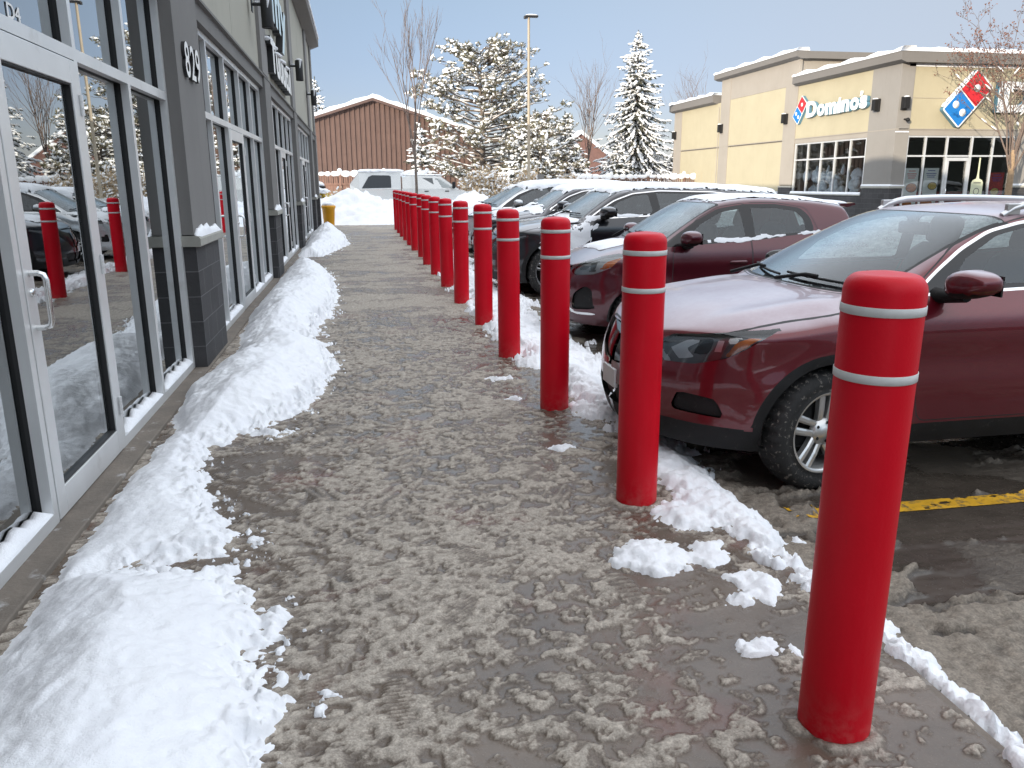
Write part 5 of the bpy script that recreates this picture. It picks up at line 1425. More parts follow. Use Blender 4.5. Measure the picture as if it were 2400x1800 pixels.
k = MB(); V = []; F = []; n = 60; rr = random.Random(4)
for i in range(n + 1):
    x = PX + .3 + 9 * i / n; h = .12 + .05 * rr.random()
    V += [(x, PY - .30, 5.973), (x, PY - .31, 5.973 + h * .6), (x, PY - .22, 5.973 + h), (x, PY + .2, 5.975 + h)]
for i in range(n):
    for q in range(3): F.append((i * 4 + q, i * 4 + 4 + q, i * 4 + 5 + q, i * 4 + q + 1))
k.add(V, F, 0, True); pp(k, 'parapet_snow', M['snow'])
pan('roof', PX + .3, PX + 9, PY, PY + 7.3, 5.5, 5.6, M['snow'])
# front face (y = PY)
pan('wall_panel', PX + .56, PX + 2.08, PY + .03, PY + .12, 3.335, 5.62, M['stucco_cream']); pan('wall_panel', PX + 2.09, PX + 9, PY + .03, PY + .12, 3.335, 5.62, M['stucco_cream'])
k = MB(); k.box(PX + .56, PX + 9, PY + .015, PY + .03, 4.41, 4.425); k.box(PX + .55, PX + 9, PY - .004, PY + .12, 3.30, 3.335); pp(k, 'string_band', M['stucco_taupe'])
pan('wall_panel', PX + .55, PX + 9, PY + .02, PY + .14, 3.09, 3.30, M['stucco_taupe'])
k = MB(); k.box(PX - .02, PX + .53, PY - .03, PY - .001, 3.20, 3.235); pp(k, 'ledge_snow', M['snow'])
pan('side_pier', PX + 5.15, PX + 9, PY, PY + .5, 1.31, 3.09, M['stucco_grey']); pan('side_pier', PX + 5.15, PX + 9, PY - .03, PY + .5, Z0, 1.18, M['block']); k = MB(); k.box(PX + 5.12, PX + 9, PY - .06, PY + .3, 1.185, 1.26); pp(k, 'stone_cap', M['cap_stone'])
k = MB(); k.box(PX + 5.12, PX + 9, PY - .06, PY + .02, 1.262, 1.33); pp(k, 'ledge_snow', M['snow'])
# glazing frames
def frame_x(y0, y1, ed, z0, z1, zt_):
    f = MB(); x0, x1 = PX + .04, PX + .11
    for y in ed: f.box(x0, x1, y - .035, y + .035, z0, z1)
    for a, b in zip(ed[:-1], ed[1:]):
        for z in (z0, zt_, z1 - .06): f.box(x0 + .004, x1 - .004, a + .035, b - .035, z, z + .06)
    fr = pp(f, 'window', M['alu']); g = MB(); g.add([(PX + .09, ed[0], z0), (PX + .09, ed[-1], z0), (PX + .09, ed[-1], z1), (PX + .09, ed[0], z1)], [(0, 3, 2, 1)]); pp(g, 'pane', M['glass_far'], fr)
frame_x(0, 0, [PY + 1.80, PY + 2.86, PY + 3.92, PY + 4.98, PY + 6.04, PY + 7.10], .94, 3.11, 2.36)
f = MB(); ed = [PX + .58, PX + 1.34, PX + 2.26, PX + 3.32, PX + 4.24, PX + 5.12]
for x in ed: f.box(x - .035, x + .035, PY + .04, PY + .11, Z0, 3.09)
for a, b in zip(ed[:-1], ed[1:]):
    for z in (2.33, 3.03): f.box(a + .035, b - .035, PY + .044, PY + .106, z, z + .06)
    if a < PX + 2 or a > PX + 3: f.box(a + .035, b - .035, PY + .044, PY + .106, Z0 + .1, Z0 + .18)
fr = pp(f, 'window', M['alu']); g = MB()
g.add([(ed[0], PY + .09, Z0), (ed[-1], PY + .09, Z0), (ed[-1], PY + .09, 3.09), (ed[0], PY + .09, 3.09)], [(0, 1, 2, 3)]); pp(g, 'pane', M['glass_far'], fr)
d = MB(); a, b = ed[2] + .04, ed[3] - .04
for x0, x1, z0, z1 in ((a, a + .1, Z0, 2.3), (b - .1, b, Z0, 2.3), (a + .1, b - .1, Z0, Z0 + .2), (a + .1, b - .1, 2.18, 2.3)): d.box(x0, x1, PY + .025, PY + .08, z0, z1)
do = pp(d, 'door', M['alu']); h = MB(); h.tube([(a + .05, PY + .03, .85), (a + .05, PY - .04, .87), (a + .05, PY - .04, 1.15), (a + .05, PY + .03, 1.17)], .015, 8); pp(h, 'door_handle', M['steel'], do)
# interior
k = MB(); k.box(PX + .5, PX + 8.8, PY + 5.6, PY + 5.7, Z0, 3.2); k.box(PX + .3, PX + 8.8, PY + .3, PY + 6.9, Z0 - .02, Z0); k.box(PX + .3, PX + 8.8, PY + .3, PY + 6.9, 3.15, 3.2); pp(k, 'inner_wall', M['inner_dark'])
k = MB(); k.box(PX + 1.2, PX + 7.8, PY + 3.2, PY + 3.6, Z0, 1.0); k.box(PX + .4, PX + 1.0, PY + 1.9, PY + 4.6, .3, .9); pp(k, 'counter', M['poster_red'])
# pale plastic sheeting heaped behind the side window
k = MB(); rr = random.Random(9)
for i in range(26): k.ball((PX + .38 + rr.uniform(0, .2), PY + rr.uniform(2.6, 6.6), .95 + rr.uniform(0, .75)), (.16, rr.uniform(.2, .42), rr.uniform(.15, .34)), 0, 9, 6, .18, rr)
for y in (3.9, 5.0, 5.9): k.lathe([(.001, 0), (.06, .03), (.11, .12), (.06, .3), (.035, .38), (.001, .42)], 12, 0, Matrix.Translation((PX + .5, PY + y, 1.72)))
tag(k.build('window_display', M['rubbish_bag']), 'pale blue draped display behind the restaurant side window', 'display')
# posters on the front windows
def poster(lab, x0, x1, z0, z1, food, fx, fz, fr_, base=M['poster']):
    t = thing('poster', lab, 'poster', ((x0 + x1) / 2, PY + .13, z0)); W_ = (x1 - x0) / 2; H_ = z1 - z0
    m = MB(); m.box(-W_, W_, 0, .006, 0, H_); m.build('sheet', base, t)
    m = MB()
    for k, (w_, zz) in enumerate(((.5, .93), (.7, .86), (.62, .81), (.5, .76))): m.box(-W_ * w_, W_ * w_, -.003, -.001, H_ * zz - .012, H_ * zz + .012)
    m.build('printed_lines', M['logo_red'] if food is M['pizza'] else M['blue_ink'], t)
    m = MB(); m.lathe([(.001, .0), (fr_ * .86, 0), (fr_, .004), (fr_, .006)], 24, [0, 1, 1], Matrix.Translation((W_ * fx, -.006, H_ * fz)) @ Matrix.Scale(.72, 4, (0, 0, 1)) @ Matrix.Rotation(math.pi / 2, 4, 'X')); m.build('food_picture', [food, M['bark']], t)
    m = MB(); m.prism([(-W_, 0), (W_ * .7, 0), (W_ * .3, H_ * .16), (-W_ * .6, H_ * .25), (-W_, H_ * .2)], -.004, -.001, 'Y'); m.build('food_picture', M['pizza'], t)
poster('white menu poster with a dark pan of pizza, left of the other poster', PX + .68, PX + 1.25, .42, 1.92, M['pizza'], .1, .52, .24)
poster('white menu poster with a yellow round dish in the window beside the restaurant door', PX + 1.48, PX + 2.1, .55, 1.92, M['cheese'], .3, .52, .2)
t = thing('window_decal', 'cream pizza paddle decal on the restaurant window right of the door', 'decal', (PX + 3.78, PY + .08, .75))
m = MB(); m.prism([(-.26, .1), (-.2, .0), (.2, 0), (.26, .1), (.26, .62), (.2, .72), (.06, .78), (.035, .95), (.03, 1.55), (-.03, 1.55), (-.035, .95), (-.06, .78), (-.2, .72), (-.26, .62)], 0, .004, 'Y'); m.build('paddle_shape', M['poster_green'], t)
m = MB(); m.box(-.16, .16, -.003, -.001, .6, .64); m.lathe([(.10, 0), (.13, 0)], 20, 0, Matrix.Translation((0, -.002, .3)) @ Matrix.Rotation(math.pi / 2, 4, 'X')); m.build('printed_lines', M['inner_floor'], t)
poster('red food poster in the right-hand restaurant window, behind the young tree', PX + 4.34, PX + 4.98, .45, 1.75, M['cheese'], -.1, .45, .2, M['poster_red'])
# ---- restaurant signs
def tile(name, lab, W_, L_, mtx, dep):
    t = thing(name, lab, 'sign', mtx.translation); mt = Matrix.Translation(-mtx.translation) @ mtx
    def rr_(w_, l_, r): return round_poly([(-w_, -l_), (w_, -l_), (w_, l_), (-w_, l_)], r, 5)
    m = MB(); m.prism(rr_(W_, L_, .1 * W_ * 2), -dep, 0, 'Z', 0, mt); m.build('sign_case', M['side_blue'], t)
    m = MB(); m.prism(rr_(W_, L_, .1 * W_ * 2), 0.001, .014, 'Z', 0, mt); m.build('white_border', M['white_sign'], t)
    e = W_ * .10
    m = MB(); m.prism(round_poly([(-W_ + e, e * .5), (W_ - e, e * .5), (W_ - e, L_ - e), (-W_ + e, L_ - e)], .06 * W_, 4), .015, .022, 'Z', 0, mt); m.build('red_half', M['logo_red'], t)
    m = MB(); m.prism(round_poly([(-W_ + e, -L_ + e), (W_ - e, -L_ + e), (W_ - e, -e * .5), (-W_ + e, -e * .5)], .06 * W_, 4), .015, .022, 'Z', 0, mt); m.build('blue_half', M['logo_blue'], t)
    for x, y in ((0, L_ * .5), (-W_ * .42, -L_ * .5), (W_ * .42, -L_ * .5)):
        m = MB(); m.lathe([(.001, .028), (W_ * .27, .028), (W_ * .27, .023)], 28, 0, mt @ Matrix.Translation((x, y, 0))); m.build('white_dot', M['white_sign'], t)
    return t, mt
# big tile on the front face
mt = face_y(PX + 2.72, PY - .16, 4.40) @ Matrix.Rotation(math.radians(-42), 4, 'Z')
t, q = tile('restaurant_logo', 'large tilted red and blue domino tile sign on the restaurant front', .50, .97, mt, .18)
m = MB(); 
for k in range(7): m.ball((-.53 + .0 * k, -.75 + .24 * k, -.08), (.05, .14, .10), 0, 8, 5, M=q)
m.build('snow_cap', M['snow'], t)
# small tile and name on the side face
mt = face_x(PX - .10, PY + 6.72, 4.53, -1) @ Matrix.Rotation(math.radians(-38), 4, 'Z')
tile('restaurant_logo', 'small tilted domino tile sign beside the name on the restaurant side wall', .30, .55, mt, .13)
def name_sign(lab, mtxf, W_, H_, dep):
    """Domino's in heavy rounded letters; the i carries a slanted mark"""
    t = thing('restaurant_name', lab, 'sign', mtxf(0, 0).translation); inv = Matrix.Translation(-mtxf(0, 0).translation)
    x = 0; h = H_ / .73
    for ch, wd, up_ in (('D', .20, 0), ('o', .145, 0), ('m', .205, 0), ('\u0131', .06, 0), ('n', .135, .03), ('o', .145, .04), ('s', .12, .07)):
        put_text('letter', ch, h, dep, inv @ mtxf(x * W_, up_ * H_ - (.0)), [M['white_sign'], M['side_blue']], t, .034 * h / .7, fit=wd * W_)
        if ch == '\u0131':
            V = MB(); V.prism([(.0, .78), (.06, .78), (.085, .86), (.09, 1.0), (.035, 1.0), (.03, .86)], -dep, dep, 'Z', 0, inv @ mtxf(x * W_, 0) @ Matrix.Scale(H_, 4)); o_ = V.build('letter', M['white_sign'], t)
        if ch == 'o' and up_:
            V = MB(); V.prism([(.0, .82), (.07, .86), (.14, .98), (.15, 1.16), (.05, 1.16), (.05, .98)], -dep, dep, 'Z', 0, inv @ mtxf((x + wd) * W_ - .02, 0) @ Matrix.Scale(H_, 4)); V.build('letter', M['white_sign'], t)
        x += wd + .012
    return t
name_sign("white letters reading Domino's on the cream side wall of the restaurant", lambda u, v: face_x(PX - .08, PY + 6.10 - u, 4.16 + v, -1), 4.05, .62, .07)
name_sign("large white name letters on the restaurant front, half hidden by the tree", lambda u, v: face_y(PX + 3.95 + u, PY - .12, 3.92 + v), 8.5, 1.02, .10)
# wall lamps and camera
def box_lamp(lab, loc, rz):
    t = thing('wall_lamp', lab, 'wall lamp', loc, rz, 'box lamps on the restaurant')
    m = MB(); m.box(-.10, .10, -.24, -.09, -.20, .20, bev=.008); m.build('lamp_shade', M['black_plastic'], t)
    m = MB(); m.box(-.11, .11, -.09, 0, -.24, .22, bev=.006); m.build('back_box', M['black_metal'], t)
    m = MB(); m.ball((0, -.15, .22), (.10, .12, .03), 0, 10, 5); m.build('snow_cap', M['snow'], t)
for lab, y in (('dark box lamp on the restaurant side wall, nearest the corner', 1.18), ("dark box lamp left of the restaurant's side sign", 8.0), ('dark box lamp on the restaurant side wall between the two far cream panels', 14.85), ('dark box lamp at the far end of the restaurant side wall', 21.45)):
    box_lamp(lab, (PX, PY + y, 4.26), -math.pi / 2)
box_lamp('dark box lamp with snow on its lid on the restaurant front', (PX + .20, PY, 4.22), 0)
t = thing('security_camera', 'small dome camera below the box lamp on the restaurant front', 'camera', (PX + .30, PY, 3.66))
m = MB(); m.tube([(0, 0, 0), (0, -.14, -.01)], .03, 8); m.build('arm', M['black_plastic'], t); m = MB(); m.ball((0, -.2, -.03), (.075, .085, .075), 0, 12, 8); m.build('camera_head', M['black_plastic'], t)
# ------------------------------------------------------------------ trees
def rvec(rng): 
    a = rng.uniform(0, 2 * math.pi); z = rng.uniform(-1, 1); r = math.sqrt(1 - z * z); return Vector((r * math.cos(a), r * math.sin(a), z))
def blob(mb, c, ax, ln, r, m, rng, flat=.65):
    """snow pillow lying along a branch"""
    ax = ax.normalized(); sd_ = ax.cross(Vector((0, 0, 1)))
    sd_ = sd_.normalized() if sd_.length > .1 else Vector((1, 0, 0)); up_ = sd_.cross(ax)
    V = []; F = []; n = 5
    for i, (t, k) in enumerate(((-1, .25), (-.45, .95), (.35, 1.0), (1, .3))):
        for q in range(n):
            a = 2 * math.pi * q / n + .3; j = rng.uniform(.75, 1.25)
            V.append(c + ax * (t * ln) + (sd_ * math.cos(a) + up_ * math.sin(a) * flat) * r * k * j)
    for i in range(3):
        for q in range(n): F.append((i * n + q, i * n + (q + 1) % n, (i + 1) * n + (q + 1) % n, (i + 1) * n + q))
    F += [tuple(range(n))[::-1], tuple(range(3 * n, 4 * n))]
    mb.add(V, F, m, True)
def needle_fan(mb, c, ax, ln, wd, m, rng, droop=.4):
    ax = (ax + Vector((0, 0, -droop)) + rvec(rng) * .25).normalized(); sd_ = ax.cross(rvec(rng)).normalized()
    a = c; b = c + ax * ln * .5 + sd_ * wd; d = c + ax * ln; e = c + ax * ln * .45 - sd_ * wd
    mb.add([a, b, d, e], [(0, 1, 2, 3)], m)
def conifer(name, lab, x, y, h, rb, seed, group, dens=1.0, top_r=.15, droop=.35, snow=.8, z0=-.05, shape=.85, base=.06):
    rng = random.Random(seed); t = thing(name, lab, 'tree', (x, y, z0), 0, group)
    tr = MB(); tr.tube([(0, 0, 0), (.03, 0, h * .5), (0, .02, h * .98)], [h * .018, h * .011, .02], 8); tr.build('trunk', M['bark'], t)
    cr = MB(); sn = MB()
    nl = int(h * 3.4 * dens); z = h * base
    for L in range(nl):
        f = L / nl; zz = h * (base + (1 - base) * f); R = top_r * .3 + rb * (1 - f) ** shape
        nb = max(4, int((5 + 6 * (1 - f)) * (.7 + .3 * dens)))
        a0 = rng.uniform(0, 6.28)
        for k in range(nb):
            a = a0 + 2 * math.pi * k / nb + rng.uniform(-.25, .25); ln = R * rng.uniform(.60, 1.2); zz = h * (base + (1 - base) * f) + rng.uniform(-.22, .22)
            up0 = .25 * f * 1.6 - .05; dv = Vector((math.cos(a), math.sin(a), 0))
            pts = []
            ns = max(2, int(ln / .34))
            for s in range(ns + 1):
                q = s / ns; pts.append(Vector((0, 0, zz)) + dv * ln * q + Vector((0, 0, ln * (up0 * q - droop * q ** 1.3 * (1.0 - .55 * f) + .22 * droop * q ** 4))))
            for s in range(1, ns + 1):
                p = pts[s]; axv = (pts[s] - pts[s - 1]); q = s / ns
                if rng.random() < .12: continue
                wl = (.16 + .30 * (1 - q)) * (.6 + .4 * min(1, ln))
                side_ = axv.cross(Vector((0, 0, 1))).normalized()
                for sg in (-1, 1):
                    for rep in range(2):
                        needle_fan(cr, p - axv * rng.random() * .8, side_ * sg + axv.normalized() * .7, wl * rng.uniform(.8, 1.5), wl * .24, 0, rng, .35)
                needle_fan(cr, p, axv.normalized(), wl * 1.2, wl * .25, 0, rng, .5)
                if rng.random() < snow:
                    blob(sn, p + Vector((0, 0, .045)) - axv * rng.uniform(0, .4), axv + rvec(rng) * .08, axv.length * rng.uniform(.5, .85), (.06 + .10 * rng.random()) * (1.25 - .5 * q), 0, rng)
                    if rng.random() < .5:
                        sg = rng.choice((-1, 1)); blob(sn, p + side_ * sg * wl * .35 + Vector((0, 0, -.08)), side_ * sg * .7 + axv.normalized() * .6 + Vector((0, 0, -.9)), wl * .55, .05 + .05 * rng.random(), 0, rng)
    for k in range(10): needle_fan(cr, Vector((0, 0, h * (.9 + .01 * k))), Vector((rng.uniform(-.3, .3), rng.uniform(-.3, .3), 1)), .3, .05, 0, rng, 0)
    cr.build('crown', M['needle'], t); sn.build('crown_snow', M['tree_snow'], t)
    return t
def pine(name, lab, x, y, h, rx, seed, group, z0=0, n_limb=34, dens=1.0, ox=0.0):
    """broad old pine: open limbs carrying separate needle tufts, each with its own cap of snow"""
    rng = random.Random(seed); t = thing(name, lab, 'tree', (x, y, z0), 0, group)
    tr = MB(); sn = MB(); cr = MB()
    top = Vector((ox, 0, h * .92)); tr.tube([(0, 0, 0), (.1, 0, h * .3), (.25 + ox * .5, 0, h * .6), top], [.24, .19, .12, .04], 8)
    def tuft(p, s):
        n = int(rng.uniform(11, 18) * dens)
        for k in range(n):
            d = rvec(rng); d.z = abs(d.z) * .8 + .15; needle_fan(cr, p + rvec(rng) * s * .45, d, s * rng.uniform(.55, 1.0), s * .14, 0, rng, 0)
        if rng.random() < .95: blob(sn, p + Vector((rng.uniform(-.1, .1), rng.uniform(-.1, .1), s * .38)), Vector((rng.uniform(-1, 1), rng.uniform(-1, 1), .1)), s * .75, s * .36, 0, rng, .7)
        if rng.random() < .5: blob(sn, p + rvec(rng) * s * .6, rvec(rng), s * .35, s * .22, 0, rng, .8)
    for i in range(n_limb):
        f = (i + rng.random()) / n_limb; zz = h * (.10 + .82 * f); a = rng.uniform(0, 6.28)
        prof = math.sin(math.pi * min(1, .18 + .80 * f)) ** .75
        ln = rx * prof * rng.uniform(.65, 1.12) + .3
        p0 = Vector((.1 + .15 * f + ox * max(0, f - .3), 0, zz)); dv = Vector((math.cos(a), math.sin(a), 0)); pts = [p0]
        up_ = rng.uniform(.05, .55) * (.4 + f)
        for s in range(1, 6):
            q = s / 5; pts.append(p0 + dv * ln * q + Vector((rng.uniform(-.12, .12), rng.uniform(-.12, .12), ln * up_ * q ** 1.5 + rng.uniform(-.08, .08))))
        tr.tube(pts, [.075 * (1.2 - f * .6), .06, .045, .035, .025, .015], 5, caps=False)
        for s in range(5):   # snow lying along the limb
            if rng.random() < .75: blob(sn, (pts[s] + pts[s + 1]) / 2 + Vector((0, 0, .05)), pts[s + 1] - pts[s], (pts[s + 1] - pts[s]).length * .5, .055, 0, rng, .8)
        for s in range(2, 6):
            for k in range(rng.choice((2, 3, 4))):
                d = (dv + rvec(rng) * .8); q = pts[s] + Vector((d.x, d.y, abs(d.z) * .7 + .1)) * rng.uniform(.25, 1.0)
                tr.tube([pts[s], (pts[s] + q) / 2 + Vector((0, 0, -.05)), q], [.018, .014, .01], 4, caps=False)
                tuft(q, rng.uniform(.17, .36))
    tr.build('trunk', M['bark'], t); cr.build('crown', M['needle_pale'], t); sn.build('crown_snow', M['tree_snow'], t)
    return t
def bare_tree(name, lab, x, y, h, seed, group=None, spread=.35, r0=.09, z0=0., fork=.5, mat='twig', stems=5, snow=.0, leaves=0, levels=4, first=.28):
    rng = random.Random(seed); t = thing(name, lab, 'tree', (x, y, z0), 0, group)
    tr = MB(); br = MB(); sn = MB(); lf = MB()
    def twig(p, d, ln, r, lev):
        r = max(r, .006)
        n = 4; pts = [p]; dd = d.copy()
        for s in range(n):
            dd = (dd + rvec(rng) * .13 + Vector((0, 0, .06))).normalized(); pts.append(pts[-1] + dd * ln / n)
        br.tube(pts, [r * (1 - .16 * s) for s in range(n + 1)], 6 if lev < 2 else 4, caps=False)
        if snow and lev < 2:
            for s in range(n):
                sl = (pts[s + 1] - pts[s]).normalized()
                if abs(sl.z) < .8 and rng.random() < snow: blob(sn, (pts[s] + pts[s + 1]) / 2 + Vector((0, 0, r * .9 + .015)), pts[s + 1] - pts[s], ln / n * .3, r * .8 + .022, 0, rng, .8)
        if leaves and lev >= 2:
            for k in range(leaves):
                if rng.random() < .5:
                    q = pts[rng.randrange(1, n + 1)] + rvec(rng) * .04; u = rvec(rng) * rng.uniform(.05, .085); v = u.cross(rvec(rng)).normalized() * .025
                    lf.add([q, q + u * .5 + v, q + u, q + u * .5 - v], [(0, 1, 2, 3)], 0)
        if lev >= levels: return
        m = rng.choice((2, 3, 3)) + (lev == 0)
        for k in range(m):
            q = .35 + .65 * (k + rng.random()) / m; i = min(n - 1, int(q * n)); p1 = pts[i].lerp(pts[i + 1], q * n - i)
            sdv = (dd.cross(rvec(rng))).normalized()
            twig(p1, (dd * 1.0 + sdv * rng.uniform(.45, .95) * (spread / .35) * (1 if lev < 2 else .8)).normalized(), ln * rng.uniform(.42, .68), r * .52, lev + 1)
    hf = h * first
    tr.tube([(0, 0, -.1), (.02, .01, hf * .5), (0, 0, hf), (.0, .02, hf * 1.35)], [r0 * 1.15, r0, r0 * .85, r0 * .6], 10)
    for k in range(stems):
        a = 2 * math.pi * k / stems + rng.uniform(-.4, .4); s = spread * rng.uniform(.45, 1.05) * (0.35 if k == 0 else 1)
        twig(Vector((0, 0, hf * rng.uniform(.75, 1.3))), Vector((math.cos(a) * s, math.sin(a) * s, 1)).normalized(), (h - hf) * rng.uniform(.6, .78), r0 * fork, 0)
    tr.build('trunk', M['bark_tan'] if leaves else M['bark'], t); br.build('branches', M[mat], t)
    if snow: sn.build('branch_snow', M['tree_snow'], t)
    if leaves: lf.build('withered_leaves', M['leaf_brown'], t)
    return t
G_T = 'snow-laden trees behind the fence'
conifer('spruce_tree', 'tallest snow-laden spruce tree, left of the restaurant building', 19.6, 56.5, 11.5, 3.9, 5, G_T, 1.3, shape=.80, droop=.95, snow=.95, base=.03)
pine('pine_tree', 'broad snow-covered pine tree behind the lamp pole', 8.3, 55, 10.6, 3.7, 8, G_T, n_limb=112, ox=-.3, dens=1.2)
pine('pine_tree', 'bushy snowy pine low at the right of the broad pine, behind the hedge', 11.2, 51, 5.2, 2.0, 18, G_T, n_limb=36)
conifer('spruce_tree', 'small snow-covered spruce between the broad pine and the thin bare tree', 14.6, 57, 6.2, 1.9, 15, G_T, 1.1, droop=.3, snow=.7)
conifer('spruce_tree', 'low snowy spruce under the right side of the broad pine', 12.2, 54, 4.4, 1.9, 25, G_T, 1.0, droop=.45)
conifer('spruce_tree', 'small snowy spruce in front of the right half of the brown barn', 3.9, 50, 4.9, 1.6, 35, G_T, 1.0, droop=.35)
conifer('spruce_tree', 'dark snowy conifer standing left of the brown barn roof', -3.4, 82, 11.2, 3.2, 45, G_T, .8, droop=.3)
conifer('spruce_tree', 'low snow-bowed spruce at the foot of the tallest spruce', 17.0, 52.5, 4.2, 2.1, 55, G_T, 1.0, droop=.5)
conifer('spruce_tree', 'snowy spruce half hidden by the far corner of the restaurant', 22.6, 56, 4.6, 2.2, 65, G_T, 1.0, droop=.5)
bare_tree('bare_tree', 'tall bare young tree in front of the white pickup truck', 2.5, 35.3, 7.5, 3, None, .10, .06, 0., stems=5, levels=4, first=.34, mat='twig')
bare_tree('bare_tree', 'thin bare tree with upright stems just left of the tallest spruce', 16.0, 56, 8.4, 12, None, .22, .07, 0., stems=8, levels=3, first=.3)
bare_tree('bare_tree', 'faint bare treetop showing above the low end of the restaurant roof', 28.5, 68, 10.0, 13, None, .3, .08, 0., stems=7, levels=3, first=.35)
bare_tree('street_tree', 'young tree with brown leaves and snow in its forks, before the restaurant front', 22.0, 24.6, 6.3, 21, None, .46, .115, LOT_Z, fork=.30, stems=11, snow=.3, leaves=6, levels=4, first=.30)
conifer('spruce_tree', 'squat snow-laden spruce directly right of the lamp pole', 10.0, 50, 4.6, 1.9, 75, G_T, 1.0, droop=.5, snow=.95)
conifer('spruce_tree', 'snow-bowed low spruce left of the thin bare tree foot', 13.8, 51, 3.6, 1.7, 85, G_T, 1.0, droop=.55, snow=.95)
# hedge: brittle tan bushes loaded with snow along the back of the lot
def bush(lab, x, y, w, d, h, seed, name='hedge_bush'):
    rng = random.Random(seed); t = thing(name, lab, 'hedge', (x, y, 0), 0, 'snow-loaded hedge bushes')
    tw = MB(); sn = MB(); lf = MB()
    for k in range(int(w * d * 85)):
        px, py = rng.uniform(-w / 2, w / 2), rng.uniform(-d / 2, d / 2); e = max(.15, 1 - (abs(px) / (w / 2)) ** 3) * (1 - .5 * (abs(py) / (d / 2)) ** 2)
        hh = h * e * rng.uniform(.55, 1.08); p0 = Vector((px * .9, py * .9, 0)); p1 = Vector((px + rng.uniform(-.2, .2), py + rng.uniform(-.2, .2), hh))
        tw.tube([p0, (p0 + p1) / 2 + rvec(rng) * .1, p1], [.02, .014, .008], 4, caps=False)
        for q in range(4):
            z = rng.uniform(.25, 1.0); c = p0.lerp(p1, z) + rvec(rng) * .15; dv = rvec(rng); dv.z = abs(dv.z)
            tw.tube([p0.lerp(p1, z), c + dv * .14], [.012, .007], 4, caps=False)
            for _ in range(5):
                u = rvec(rng) * rng.uniform(.06, .11); v = u.cross(rvec(rng)).normalized() * .035; q_ = c + rvec(rng) * .12; lf.add([q_, q_ + u * .5 + v, q_ + u, q_ + u * .5 - v], [(0, 1, 2, 3)])
            if rng.random() < .66: blob(sn, c + Vector((0, 0, .04)), dv + Vector((0, 0, -.3)), rng.uniform(.07, .16), rng.uniform(.035, .075), 0, rng, .8)
    tw.build('stems', M['hedge_twig'], t); lf.build('dry_leaves', M['hedge_leaf'], t); sn.build('snow_load', M['tree_snow'], t)
bush('tall tan hedge bush heavy with snow, between the pickup truck and the lamp pole', 6.7, 43.0, 3.6, 1.6, 2.35, 3)
bush('tan snow-loaded hedge bush directly behind the lamp pole', 9.2, 43.6, 2.6, 1.4, 2.3, 4)
bush('lower snowy hedge bush right of the lamp pole', 11.4, 44.0, 2.2, 1.3, 1.95, 5)
bush('thin snowy bush by the brown fence, left of the pickup truck', -.9, 41.0, 2.4, 1.0, 1.25, 6)
# small yellow-leaved plant by the end of the shops
t = thing('shrub', 'small yellow-leaved shrub with a snow cap at the end of the shops', 'shrub', (-1.32, 33.4, .25)); rng = random.Random(2); m = MB(); s = MB(); l = MB()
for k in range(16):
    e = Vector((rng.uniform(-.28, .28), rng.uniform(-.2, .2), rng.uniform(.5, .95))); m.tube([(0, 0, 0), e * .6, e], [.015, .01, .006], 4, caps=False)
    for q in range(16):
        c = e * rng.uniform(.6, 1) + rvec(rng) * .1; u = rvec(rng) * .09; v = u.cross(rvec(rng)).normalized() * .035; l.add([c, c + u * .5 + v, c + u, c + u * .5 - v], [(0, 1, 2, 3)])
for k in range(6): s.ball((rng.uniform(-.2, .2), rng.uniform(-.1, .1), .92 + rng.uniform(0, .1)), (.14, .14, .1), 0, 8, 5, .15, rng)
m.build('stems', M['twig'], t); l.build('leaves', M['leaf_gold'], t); s.build('snow_cap', M['snow'], t)

# ------------------------------------------------------------------ fence
def fence(lab, x0, x1, y, z1, seed, snowh=.2, lattice=True):
    rng = random.Random(seed); t = thing('fence', lab, 'fence', (x0, y, 0), 0, 'brown board fence at the back of the lot')
    n = max(1, round((x1 - x0) / 2.3)); st = (x1 - x0) / n
    for k in range(n + 1):
        m = MB(); m.box(k * st - .06, k * st + .06, -.06, .06, -.1, z1 + .05); o = m.build('post', M['fence_wood'], t)
        m = MB(); m.ball((k * st, 0, z1 + .16), (.13, .12, .15), 0, 10, 6, .08, rng); m.build('post_snow', M['tree_snow'], o)
    for k in range(n):
        m = MB(); a, b = k * st + .06, (k + 1) * st - .06
        m.box(a, b, -.03, .03, z1 - .12, z1 - .03); m.box(a, b, -.03, .03, z1 - .55, z1 - .47); m.box(a, b, -.03, .03, .15, .25)
        q = a + .03
        while q < b - .05: m.box(q, q + .06, -.012, .012, z1 - .47, z1 - .12); q += .12
        q = a
        while q < b - .1: m.box(q, q + .135, .03, .05, 0, z1 - .5); q += .145
        m.build('fence_panel', M['fence_wood'], t)
        s = MB(); q = a
        while q < b:
            w_ = rng.uniform(.25, .6); s.ball((min(q + w_ / 2, b - .1), 0, z1 + .02), (w_ / 2 * 1.15, .13, rng.uniform(.1, .2)), 0, 10, 6, .1, rng); q += w_
        s.build('fence_snow', M['tree_snow'], t)
fence('brown fence with rounded snow caps, left of the white pickup truck', -5.5, 3.8, 45, 1.95, 3)
fence('brown lattice fence with flat snow on top, in front of the tallest spruce', 12.3, 23.5, 46, 1.75, 4)

